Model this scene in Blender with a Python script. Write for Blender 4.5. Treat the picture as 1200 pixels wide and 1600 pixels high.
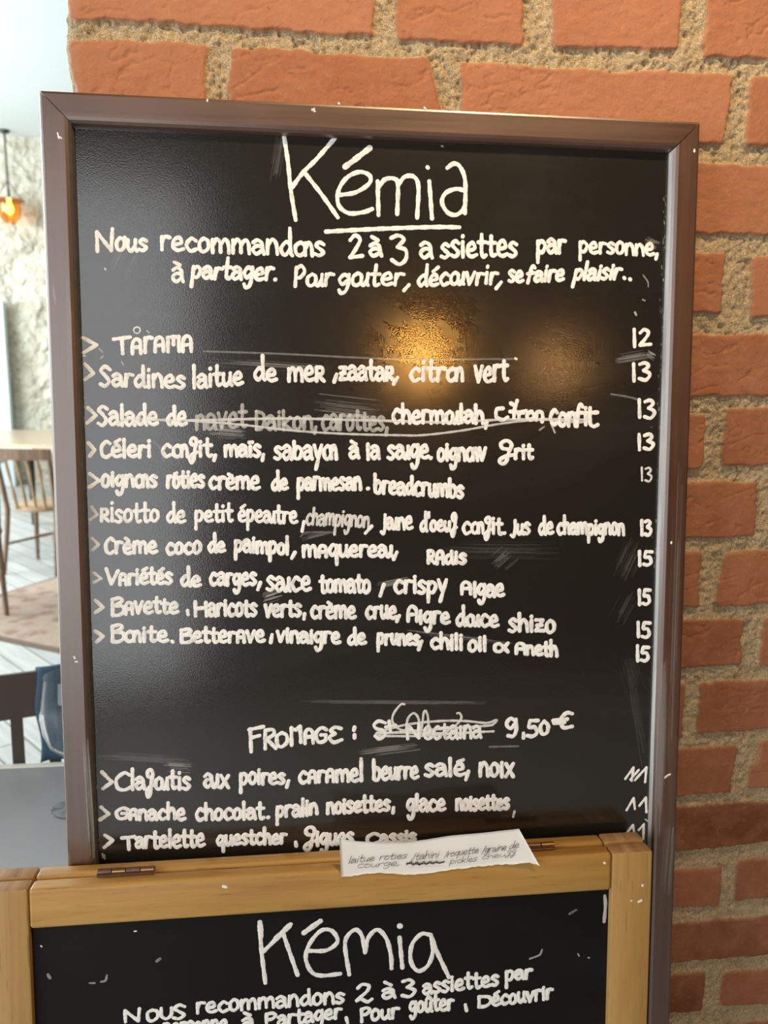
import bpy, bmesh, math, random
import numpy as np
from mathutils import Vector, Matrix

random.seed(7)
SC = bpy.context.scene
COL = SC.collection
for o in list(bpy.data.objects):
    bpy.data.objects.remove(o)

# ------------------------------------------------------------------ camera
W_PX, H_PX, F_PX = 1200, 1600, 1250.0
CAM = np.array([0.0, 0.0, 1.5])
def unit(v):
    v = np.array(v, float); return v / np.linalg.norm(v)
_dh = unit((1084.7, -11.3, 125.6))                 # the boards' level direction, seen from the camera
_g = unit((-0.0098, math.cos(math.radians(10)), math.sin(math.radians(10))))
_g = unit(_g - _dh * np.dot(_g, _dh))
XW, ZW = _dh, -_g
YW = np.cross(ZW, XW)
R_CAM = np.array([XW, YW, ZW])                     # camera axes (right, down, ahead) to the room's axes
cam_data = bpy.data.cameras.new('camera')
cam = bpy.data.objects.new('camera', cam_data); COL.objects.link(cam)
right, down, ahead = R_CAM[:, 0], R_CAM[:, 1], R_CAM[:, 2]
cam.matrix_world = Matrix(((right[0], -down[0], -ahead[0], CAM[0]),
                           (right[1], -down[1], -ahead[1], CAM[1]),
                           (right[2], -down[2], -ahead[2], CAM[2]), (0, 0, 0, 1)))
cam_data.sensor_fit = 'HORIZONTAL'; cam_data.sensor_width = 27.0
cam_data.lens = F_PX / W_PX * 27.0
cam_data.clip_start = 0.02
cam_data.dof.use_dof = True
cam_data.dof.focus_distance = 0.69
cam_data.dof.aperture_fstop = 28.1 / 3.2
SC.camera = cam

# ------------------------------------------------------------------ light and exposure
SC.view_settings.view_transform = 'Standard'
SC.view_settings.look = 'None'
SC.view_settings.gamma = 1.0
SC.view_settings.use_curve_mapping = False
SC.view_settings.exposure = 0.0

world = bpy.data.worlds.new('room_air'); SC.world = world
world.use_nodes = True
bg = world.node_tree.nodes['Background']
bg.inputs[0].default_value = (1.0, 0.80, 0.60, 1)
bg.inputs[1].default_value = 0.05

def area(name, loc, target, sx, sy, power, color, spread=180):
    d = bpy.data.lights.new(name, 'AREA'); d.shape = 'RECTANGLE'; d.size = sx; d.size_y = sy
    d.energy = power; d.color = color; d.spread = math.radians(spread)
    o = bpy.data.objects.new(name, d); COL.objects.link(o)
    o.location = loc
    o.rotation_euler = (Vector(target) - Vector(loc)).to_track_quat('-Z', 'Y').to_euler()
    return o
def point(name, loc, power, color, radius):
    d = bpy.data.lights.new(name, 'POINT'); d.energy = power; d.color = color; d.shadow_soft_size = radius
    o = bpy.data.objects.new(name, d); COL.objects.link(o); o.location = loc
    return o
def spot(name, loc, target, power, color, angle, blend, radius):
    d = bpy.data.lights.new(name, 'SPOT'); d.energy = power; d.color = color; d.spot_size = math.radians(angle)
    d.spot_blend = blend; d.shadow_soft_size = radius
    o = bpy.data.objects.new(name, d); COL.objects.link(o); o.location = loc
    o.rotation_euler = (Vector(target) - Vector(loc)).to_track_quat('-Z', 'Y').to_euler()
    return o

# daylight: windows in the left side of the room, behind the viewer and beside the far tables
area('daylight_side_window', (-3.3, -0.9, 1.9), (0.0, 0.75, 1.3), 2.4, 2.2, 105, (0.93, 0.98, 1.0))
area('daylight_window', (-1.60, -3.6, 1.85), (-0.2, 0.7, 1.4), 2.0, 3.2, 54, (0.94, 0.97, 1.0))
area('daylight_far_window', (-6.3, 6.0, 2.3), (-1.5, 6.2, 0.8), 6.0, 3.4, 1080, (0.88, 0.96, 1.0))
# the warm lamps hanging in the room behind the viewer
point('pendant_light', (0.85, -3.6, 2.36), 32, (1.0, 0.46, 0.09), 0.055)
point('pendant_light_beyond', (1.74, -3.6, 2.30), 8, (1.0, 0.48, 0.14), 0.09)
# ceiling spotlight that washes the brick wall from above
spot('ceiling_spot', (0.40, 0.06, 2.75), (0.22, 0.70, 2.0), 80, (1.0, 0.71, 0.40), 66, 1.0, 0.04)

# ------------------------------------------------------------------ helpers
def ray(px, py):
    v = np.array([px - W_PX / 2, py - H_PX / 2, F_PX])
    return R_CAM @ v
def hit(p0, n, px, py):
    r = ray(px, py)
    t = np.dot(np.array(p0) - CAM, n) / np.dot(r, n)
    return CAM + r * t
def at_z(z, px, py):
    return hit((0, 0, z), np.array((0, 0, 1.0)), px, py)
def at_y(y, px, py):
    return hit((0, y, 0), np.array((0, 1.0, 0)), px, py)

def tag(o, label=None, cat=None, group=None, kind=None):
    if label: o['label'] = label
    if cat: o['category'] = cat
    if group: o['group'] = group
    if kind: o['kind'] = kind
    return o
def empty(name, loc=(0, 0, 0), rz=0.0, matrix=None):
    o = bpy.data.objects.new(name, None); COL.objects.link(o)
    o.empty_display_size = 0.05
    if matrix is not None: o.matrix_world = matrix
    else:
        o.location = loc; o.rotation_euler = (0, 0, rz)
    return o
def mesh_obj(name, verts, faces, mats, parent=None, smooth=False, mat_idx=None):
    me = bpy.data.meshes.new(name)
    me.from_pydata([tuple(map(float, v)) for v in verts], [], faces)
    if not isinstance(mats, (list, tuple)): mats = [mats]
    for m in mats: me.materials.append(m)
    if mat_idx is not None: me.polygons.foreach_set('material_index', mat_idx)
    if smooth: me.polygons.foreach_set('use_smooth', [True] * len(me.polygons))
    me.update()
    o = bpy.data.objects.new(name, me); COL.objects.link(o)
    if parent: o.parent = parent
    return o
def bm_obj(name, bm, mats, parent=None, smooth=False):
    me = bpy.data.meshes.new(name)
    bmesh.ops.recalc_face_normals(bm, faces=bm.faces[:])
    bm.to_mesh(me); bm.free()
    if not isinstance(mats, (list, tuple)): mats = [mats]
    for m in mats: me.materials.append(m)
    if smooth:
        me.polygons.foreach_set('use_smooth', [True] * len(me.polygons))
        me.set_sharp_from_angle(angle=math.radians(40))
    o = bpy.data.objects.new(name, me); COL.objects.link(o)
    if parent: o.parent = parent
    return o
def add_box(bm, x0, x1, y0, y1, z0, z1, bevel=0.0, seg=2, mat=None):
    r = bmesh.ops.create_cube(bm, size=1.0)
    vs = r['verts']
    M = Matrix.Translation(((x0 + x1) / 2, (y0 + y1) / 2, (z0 + z1) / 2)) @ Matrix.Diagonal((x1 - x0, y1 - y0, z1 - z0, 1))
    if mat is not None: M = mat @ M
    bmesh.ops.transform(bm, matrix=M, verts=vs)
    if bevel:
        es = list({e for v in vs for e in v.link_edges})
        bmesh.ops.bevel(bm, geom=es, offset=bevel, segments=seg, affect='EDGES', profile=0.5)
def add_tube(bm, pts, radii, n=10, cap=True):
    pts = [Vector(p) for p in pts]
    if not isinstance(radii, (list, tuple)): radii = [radii] * len(pts)
    rings = []
    for i, p in enumerate(pts):
        t = (pts[min(i + 1, len(pts) - 1)] - pts[max(i - 1, 0)]).normalized()
        a = Vector((0, 0, 1)) if abs(t.z) < 0.9 else Vector((1, 0, 0))
        u = t.cross(a).normalized(); w = t.cross(u).normalized()
        rings.append([bm.verts.new(p + (u * math.cos(k * 2 * math.pi / n) + w * math.sin(k * 2 * math.pi / n)) * radii[i]) for k in range(n)])
    for a, b in zip(rings, rings[1:]):
        for k in range(n):
            bm.faces.new((a[k], a[(k + 1) % n], b[(k + 1) % n], b[k]))
    if cap:
        bm.faces.new(rings[0][::-1]); bm.faces.new(rings[-1])
def add_lathe(bm, prof, n=32, c=(0, 0, 0), closed=False):
    rings = []
    for r, z in prof:
        if r < 1e-6: rings.append([bm.verts.new((c[0], c[1], c[2] + z))])
        else: rings.append([bm.verts.new((c[0] + r * math.cos(k * 2 * math.pi / n), c[1] + r * math.sin(k * 2 * math.pi / n), c[2] + z)) for k in range(n)])
    for a, b in zip(rings, rings[1:]):
        for k in range(n):
            l = (k + 1) % n
            if len(a) == 1 and len(b) == 1: continue
            if len(a) == 1: bm.faces.new((a[0], b[l], b[k]))
            elif len(b) == 1: bm.faces.new((a[k], a[l], b[0]))
            else: bm.faces.new((a[k], a[l], b[l], b[k]))

# numpy value noise
def vnoise(x, z, seed):
    rs = np.random.RandomState(seed); T = rs.rand(256, 256)
    xi = np.floor(x).astype(int); zi = np.floor(z).astype(int)
    fx = x - xi; fz = z - zi
    fx = fx * fx * (3 - 2 * fx); fz = fz * fz * (3 - 2 * fz)
    a = T[xi % 256, zi % 256]; b = T[(xi + 1) % 256, zi % 256]
    c = T[xi % 256, (zi + 1) % 256]; d = T[(xi + 1) % 256, (zi + 1) % 256]
    return ((a * (1 - fx) + b * fx) * (1 - fz) + (c * (1 - fx) + d * fx) * fz) * 2 - 1
def fnoise(x, z, f, seed, octv=3):
    s = 0; amp = 1.0; tot = 0
    for i in range(octv):
        s = s + amp * vnoise(x * f + 17.3 * i, z * f + 5.1 * i, seed + i); tot += amp
        amp *= 0.5; f *= 2.03
    return s / tot

# ------------------------------------------------------------------ materials
class NT:
    def __init__(s, name):
        s.m = bpy.data.materials.new(name); s.m.use_nodes = True
        s.t = s.m.node_tree; s.n = s.t.nodes; s.b = s.n['Principled BSDF']
    def new(s, kind, **kw):
        n = s.n.new(kind)
        for k, v in kw.items(): setattr(n, k, v)
        return n
    def link(s, a, b): s.t.links.new(a, b)
    def coord(s, scale=(1, 1, 1), kind='Object'):
        tc = s.new('ShaderNodeTexCoord'); mp = s.new('ShaderNodeMapping')
        mp.inputs['Scale'].default_value = scale
        s.link(tc.outputs[kind], mp.inputs[0]); return mp.outputs[0]
    def noise(s, co, scale, detail=4, rough=0.55, dist=0.0):
        n = s.new('ShaderNodeTexNoise'); n.inputs['Scale'].default_value = scale
        n.inputs['Detail'].default_value = detail; n.inputs['Roughness'].default_value = rough
        n.inputs['Distortion'].default_value = dist
        if co is not None: s.link(co, n.inputs['Vector'])
        return n.outputs['Fac']
    def ramp(s, fac, stops):
        r = s.new('ShaderNodeValToRGB'); els = r.color_ramp.elements
        while len(els) < len(stops): els.new(0.5)
        for e, (p, c) in zip(els, stops):
            e.position = p; e.color = (c[0], c[1], c[2], 1) if hasattr(c, '__len__') else (c, c, c, 1)
        s.link(fac, r.inputs[0]); return r.outputs[0]
    def mix(s, fac, a, b, mode='MIX'):
        m = s.new('ShaderNodeMix', data_type='RGBA', blend_type=mode)
        for sock, v in ((m.inputs[0], fac), (m.inputs[6], a), (m.inputs[7], b)):
            if hasattr(v, 'is_linked') or hasattr(v, 'links'): s.link(v, sock)
            elif hasattr(v, '__len__'): sock.default_value = (v[0], v[1], v[2], 1)
            else: sock.default_value = v
        return m.outputs[2]
    def math(s, op, a, b=0.0):
        m = s.new('ShaderNodeMath', operation=op)
        for sock, v in ((m.inputs[0], a), (m.inputs[1], b)):
            if hasattr(v, 'links'): s.link(v, sock)
            else: sock.default_value = v
        return m.outputs[0]
    def attr(s, name):
        a = s.new('ShaderNodeAttribute'); a.attribute_name = name; return a.outputs['Fac']
    def bump(s, h, strength, dist):
        b = s.new('ShaderNodeBump'); b.inputs['Strength'].default_value = strength; b.inputs['Distance'].default_value = dist
        s.link(h, b.inputs['Height']); s.link(b.outputs[0], s.b.inputs['Normal'])
    def color(s, v):
        if hasattr(v, 'links'): s.link(v, s.b.inputs['Base Color'])
        else: s.b.inputs['Base Color'].default_value = (v[0], v[1], v[2], 1)
    def rough(s, v):
        if hasattr(v, 'links'): s.link(v, s.b.inputs['Roughness'])
        else: s.b.inputs['Roughness'].default_value = v
def simple(name, col, rough=0.5, metal=0.0, spec=0.5, noise=0.0, nscale=20):
    t = NT(name)
    if noise:
        f = t.noise(t.coord(), nscale)
        t.color(t.mix(f, [c * (1 - noise) for c in col], [min(1, c * (1 + noise)) for c in col]))
    else: t.color(col)
    t.rough(rough); t.b.inputs['Metallic'].default_value = metal
    t.b.inputs['Specular IOR Level'].default_value = spec
    return t.m

def wood(name, dark, mid, light, axis, rough=0.4, grain=1.0, spec=0.5, knots=0.0):
    t = NT(name)
    sc = {'x': (3.4, 55, 55), 'z': (55, 55, 3.4), 'y': (55, 3.4, 55)}[axis]
    co = t.coord(sc)
    a = t.noise(co, 1.0 * grain, 5, 0.6, 0.6)
    sc2 = {'x': (22, 420, 420), 'z': (420, 420, 22), 'y': (420, 22, 420)}[axis]
    b = t.noise(t.coord(sc2), 1.0, 3, 0.6)
    c1 = t.ramp(a, [(0.30, dark), (0.5, mid), (0.72, light)])
    streak = t.ramp(b, [(0.33, 0.45), (0.40, 1.0)])
    c2 = t.mix(0.55, c1, streak, 'MULTIPLY')
    if knots:
        k = t.noise(t.coord({'x': (5, 30, 30), 'z': (30, 30, 5), 'y': (30, 5, 30)}[axis]), 1.6, 2, 0.4)
        c2 = t.mix(t.ramp(k, [(0.66, 0.0), (0.72, knots)]), c2, dark)
    t.color(c2); t.rough(rough); t.b.inputs['Specular IOR Level'].default_value = spec
    t.bump(b, 0.10, 0.001)
    return t.m

M = {}
def make_frame_wood(name, axis):
    t = NT(name)
    sc = {'x': (4, 120, 120), 'z': (120, 120, 4)}[axis]
    a = t.noise(t.coord(sc), 1.0, 5, 0.6, 0.3)
    big = t.noise(t.coord((5, 5, 5)), 1.0, 3)
    c = t.ramp(a, [(0.30, (0.045, 0.018, 0.010)), (0.6, (0.082, 0.036, 0.021)), (0.8, (0.13, 0.066, 0.042))])
    c = t.mix(t.ramp(big, [(0.50, 0.0), (0.78, 0.35)]), c, (0.20, 0.13, 0.10))
    t.color(c); t.rough(t.ramp(a, [(0.3, 0.30), (0.7, 0.42)])); t.b.inputs['Specular IOR Level'].default_value = 0.9
    t.b.inputs['Coat Weight'].default_value = 1.0; t.b.inputs['Coat Roughness'].default_value = 0.30; t.b.inputs['Coat IOR'].default_value = 1.75; t.b.inputs['Coat Tint'].default_value = (1.0, 0.90, 0.82, 1)
    t.bump(a, 0.12, 0.001)
    return t.m
M['frame_x'] = make_frame_wood('mahogany_stain_level', 'x')
M['frame_z'] = make_frame_wood('mahogany_stain_upright', 'z')
def make_dusty():
    t = NT('chalk_dusted_wood')
    a = t.noise(t.coord((140, 140, 8)), 1.0, 5)
    t.color(t.ramp(a, [(0.3, (0.18, 0.165, 0.16)), (0.65, (0.60, 0.59, 0.59))])); t.rough(0.7)
    return t.m
M['dusty'] = make_dusty()
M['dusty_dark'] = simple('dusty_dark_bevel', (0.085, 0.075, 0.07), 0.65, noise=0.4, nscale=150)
M['pine_x'] = wood('pine_level', (0.32, 0.155, 0.034), (0.43, 0.232, 0.054), (0.51, 0.30, 0.084), 'x', 0.42, 1.0, 0.5, 0.5)
M['pine_z'] = wood('pine_upright', (0.34, 0.18, 0.050), (0.42, 0.242, 0.074), (0.48, 0.30, 0.104), 'z', 0.42, 1.0, 0.5, 0.3)
M['pine_end'] = wood('pine_end_grain', (0.22, 0.11, 0.045), (0.36, 0.20, 0.085), (0.48, 0.30, 0.14), 'y', 0.55, 1.4)

def make_slate(name, base, dust, rough, coat, spec, bmp):
    t = NT(name)
    sm = t.noise(t.coord((3.2, 3.2, 7)), 1.0, 5, 0.6, 1.2)
    wipe = t.noise(t.coord((4, 4, 90)), 1.0, 4, 0.6)
    fine = t.noise(t.coord(), 900, 2)
    f = t.math('MULTIPLY', t.ramp(sm, [(0.48, 0.0), (0.78, 1.0)]), t.ramp(wipe, [(0.3, 0.25), (0.7, 1.0)]))
    c = t.mix(f, base, dust)
    t.color(c); t.b.inputs['Specular IOR Level'].default_value = spec
    t.rough(t.ramp(fine, [(0.3, rough - 0.04), (0.7, rough + 0.05)]))
    t.b.inputs['Coat Weight'].default_value = coat; t.b.inputs['Coat Roughness'].default_value = 0.40
    pit = t.noise(t.coord(), 720, 2, 0.5)
    t.bump(pit, bmp, 0.0007)
    return t.m
M['slate'] = make_slate('slate_paint', (0.0110, 0.0096, 0.0080), (0.028, 0.026, 0.024), 0.12, 0.36, 0.9, 0.074)
M['slate_low'] = make_slate('slate_paint_matt', (0.0062, 0.0056, 0.0048), (0.014, 0.0135, 0.013), 0.42, 0.0, 0.16, 0.05)

def make_chalk(name, col, lo, hi):
    t = NT(name)
    t.color(col); t.rough(0.75); t.b.inputs['Specular IOR Level'].default_value = 0.25
    streak = t.noise(t.coord((160, 160, 160)), 1.0, 4, 0.6, 0.4)
    d = t.attr('ink')
    k = t.ramp(streak, [(lo, 0.68), (hi, 1.0)])
    a = t.math('MULTIPLY', k, d)
    t.link(a, t.b.inputs['Alpha'])
    return t.m
M['chalk'] = make_chalk('chalk_ink', (0.90, 0.895, 0.86), 0.26, 0.48)
M['pen'] = make_chalk('ballpoint_ink', (0.03, 0.03, 0.035), 0.2, 0.6)
M['speck'] = simple('white_paint_drop', (0.78, 0.74, 0.68), 0.6)
M['paper'] = simple('note_paper', (0.86, 0.83, 0.78), 0.75, noise=0.03, nscale=40)
M['brass'] = simple('aged_brass', (0.42, 0.24, 0.13), 0.32, 1.0, noise=0.25, nscale=120)
M['rust'] = simple('rusted_steel', (0.20, 0.12, 0.09), 0.45, 0.8, noise=0.4, nscale=200)
M['dark_gap'] = simple('dark_timber', (0.05, 0.03, 0.02), 0.8)
M['back_ply'] = simple('plywood_back', (0.16, 0.10, 0.06), 0.7, noise=0.2)

def make_brick():
    t = NT('old_red_brick')
    co = t.coord()
    mask, tone = t.attr('mask'), t.attr('tone')
    n1 = t.noise(co, 26, 5, 0.6, 0.4); n2 = t.noise(co, 160, 4, 0.65); n3 = t.noise(co, 700, 3, 0.7)
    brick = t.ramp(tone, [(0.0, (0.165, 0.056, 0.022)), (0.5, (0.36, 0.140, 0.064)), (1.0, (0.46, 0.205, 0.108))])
    brick = t.mix(t.ramp(n1, [(0.35, 0.0), (0.75, 0.55)]), brick, (0.46, 0.205, 0.115))
    brick = t.mix(t.ramp(n2, [(0.58, 0.0), (0.78, 0.5)]), brick, (0.52, 0.27, 0.16))
    brick = t.mix(t.ramp(n2, [(0.22, 0.55), (0.38, 0.0)]), brick, (0.17, 0.045, 0.02))
    mort = t.ramp(n3, [(0.30, (0.19, 0.125, 0.062)), (0.5, (0.44, 0.335, 0.195)), (0.68, (0.72, 0.60, 0.40))])
    mort = t.mix(t.ramp(n2, [(0.3, 0.55), (0.52, 0.0)]), mort, (0.20, 0.14, 0.075))
    mort = t.mix(t.ramp(n1, [(0.45, 0.0), (0.75, 0.45)]), mort, (0.55, 0.43, 0.27))
    t.color(t.mix(mask, mort, brick)); t.rough(0.85); t.b.inputs['Specular IOR Level'].default_value = 0.25
    h = t.mix(mask, n3, n2)
    t.bump(h, 0.6, 0.002)
    return t.m
M['brick'] = make_brick()

def make_stone():
    t = NT('whitewashed_rubble_stone')
    co = t.coord()
    v = t.new('ShaderNodeTexVoronoi'); v.inputs['Scale'].default_value = 2.6
    wob = t.noise(co, 3.0, 4)
    add = t.new('ShaderNodeVectorMath', operation='ADD'); sc = t.new('ShaderNodeVectorMath', operation='SCALE')
    cmb = t.new('ShaderNodeCombineXYZ'); t.link(wob, cmb.inputs[0]); t.link(wob, cmb.inputs[2])
    t.link(cmb.outputs[0], sc.inputs[0]); sc.inputs['Scale'].default_value = 0.7
    t.link(co, add.inputs[0]); t.link(sc.outputs[0], add.inputs[1]); t.link(add.outputs[0], v.inputs['Vector'])
    n = t.noise(co, 9, 5, 0.65)
    c = t.ramp(n, [(0.3, (0.60, 0.54, 0.40)), (0.55, (0.80, 0.76, 0.62)), (0.75, (0.86, 0.84, 0.76))])
    t.color(c); t.rough(0.9)
    h = t.math('ADD', t.math('MULTIPLY', v.outputs['Distance'], -1.0), t.math('MULTIPLY', n, 0.8))
    t.bump(h, 1.0, 0.16)
    return t.m
M['stone'] = make_stone()
def make_planks():
    t = NT('limed_floor_planks')
    co = t.coord((1, 1, 1))
    rot = t.new('ShaderNodeMapping'); rot.inputs['Rotation'].default_value = (0, 0, math.radians(52)); t.link(co, rot.inputs[0])
    br = t.new('ShaderNodeTexBrick'); br.offset = 0.37
    br.inputs['Scale'].default_value = 1.0; br.inputs['Brick Width'].default_value = 1.6; br.inputs['Row Height'].default_value = 0.14
    br.inputs['Mortar Size'].default_value = 0.004
    br.inputs['Color1'].default_value = (0.52, 0.53, 0.51, 1); br.inputs['Color2'].default_value = (0.64, 0.64, 0.60, 1)
    br.inputs['Mortar'].default_value = (0.16, 0.16, 0.16, 1)
    t.link(rot.outputs[0], br.inputs['Vector'])
    g = t.new('ShaderNodeMapping'); g.inputs['Scale'].default_value = (3, 40, 1); t.link(rot.outputs[0], g.inputs[0])
    n = t.noise(g.outputs[0], 1.0, 4)
    t.color(t.mix(0.5, br.outputs['Color'], t.ramp(n, [(0.3, 0.55), (0.6, 1.0)]), 'MULTIPLY')); t.rough(0.42)
    return t.m
M['planks'] = make_planks()
M['white_paint'] = simple('ceiling_paint', (0.70, 0.75, 0.76), 0.9)
M['door_paint'] = simple('pale_door_paint', (0.68, 0.76, 0.77), 0.6)
def make_rug():
    t = NT('faded_woven_rug')
    co = t.coord()
    v = t.new('ShaderNodeTexVoronoi'); v.inputs['Scale'].default_value = 7; t.link(co, v.inputs['Vector'])
    n = t.noise(co, 14, 5, 0.7)
    f = t.math('MULTIPLY', v.outputs['Distance'], 1.4)
    c = t.mix(t.ramp(f, [(0.35, 0.0), (0.6, 1.0)]), (0.30, 0.17, 0.115), (0.42, 0.30, 0.22))
    c = t.mix(t.ramp(n, [(0.45, 0.0), (0.65, 0.8)]), c, (0.46, 0.37, 0.31))
    t.color(c); t.rough(0.95)
    return t.m
M['rug'] = make_rug()
M['rug_edge'] = simple('rug_border', (0.17, 0.12, 0.085), 0.95, noise=0.3, nscale=60)
M['grey_top'] = simple('grey_laminate', (0.33, 0.335, 0.34), 0.45, noise=0.06, nscale=8)
M['steel'] = simple('pale_rim_band', (0.88, 0.85, 0.76), 0.4, 0.0)
M['iron'] = simple('black_iron', (0.02, 0.02, 0.022), 0.45)
M['dark_chair'] = simple('dark_brown_paint', (0.052, 0.040, 0.036), 0.45, noise=0.15, nscale=30)
M['bent_z'] = wood('honey_beech', (0.13, 0.07, 0.04), (0.21, 0.125, 0.075), (0.29, 0.18, 0.11), 'z', 0.4)
M['bent_x'] = wood('honey_beech_seat', (0.30, 0.18, 0.09), (0.44, 0.29, 0.16), (0.52, 0.36, 0.22), 'x', 0.4)
M['oak_x'] = wood('pale_oak_top', (0.40, 0.28, 0.17), (0.55, 0.42, 0.28), (0.66, 0.54, 0.40), 'x', 0.3)
M['ivory'] = simple('ivory_table_paint', (0.70, 0.70, 0.66), 0.3, noise=0.05)
def make_napkin():
    t = NT('navy_linen')
    n = t.noise(t.coord((900, 900, 900)), 1.0, 2)
    t.color(t.mix(n, (0.030, 0.065, 0.115), (0.055, 0.115, 0.18))); t.rough(0.9); t.bump(n, 0.3, 0.001)
    return t.m
M['napkin'] = make_napkin()
def make_glass(name, col, rough=0.0):
    t = NT(name)
    t.color(col); t.rough(rough); t.b.inputs['Transmission Weight'].default_value = 1.0; t.b.inputs['IOR'].default_value = 1.46
    return t.m
M['glass'] = make_glass('clear_glass', (1, 1, 1))
M['amber'] = make_glass('amber_glass', (1.0, 0.62, 0.22), 0.05)
def make_emit(name, col, s):
    t = NT(name)
    t.color((0.9, 0.6, 0.2)); t.b.inputs['Emission Color'].default_value = (*col, 1); t.b.inputs['Emission Strength'].default_value = s
    return t.m
M['filament'] = make_emit('lit_bulb', (1.0, 0.60, 0.16), 14.0)

# ------------------------------------------------------------------ the two boards' planes
S = 0.60 / 1092.0
TL = CAM + R_CAM @ (np.array([60 - 600, 140 - 800, F_PX]) * S)      # top left outer corner of the big board
UX = np.array([1.0, 0, 0])
UV = -(R_CAM @ unit((0, 11.1, 1)))                                  # up along the leaning board
UV = unit(UV - UX * np.dot(UV, UX))
NB = np.cross(UX, UV)                                               # towards the viewer
BW = 0.60
BOARD_H = TL[2] / UV[2]
BASE = TL - UV * BOARD_H                                            # foot of its left edge
def frame_matrix(origin):
    # local x along the board, local y into the wall, local z up the board
    return Matrix(((UX[0], -NB[0], UV[0], origin[0]), (UX[1], -NB[1], UV[1], origin[1]), (UX[2], -NB[2], UV[2], origin[2]), (0, 0, 0, 1)))
class Plane:
    """a board face: pixel of the photo to local (x, z), depth d behind the frame's front"""
    def __init__(s, origin, depth):
        s.o = np.array(origin, float); s.d = depth; s.p0 = s.o - NB * depth
    def loc(s, px, py):
        w = hit(s.p0, NB, px, py) - s.o
        return np.array([np.dot(w, UX), s.d, np.dot(w, UV)])
    def scale(s, px, py):
        a = s.loc(px - 1, py); b = s.loc(px + 1, py)
        return float(np.linalg.norm(b - a)) / 2

WALL_Y = float(TL[1] + 0.024 * 1.0 + 0.004)

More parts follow.
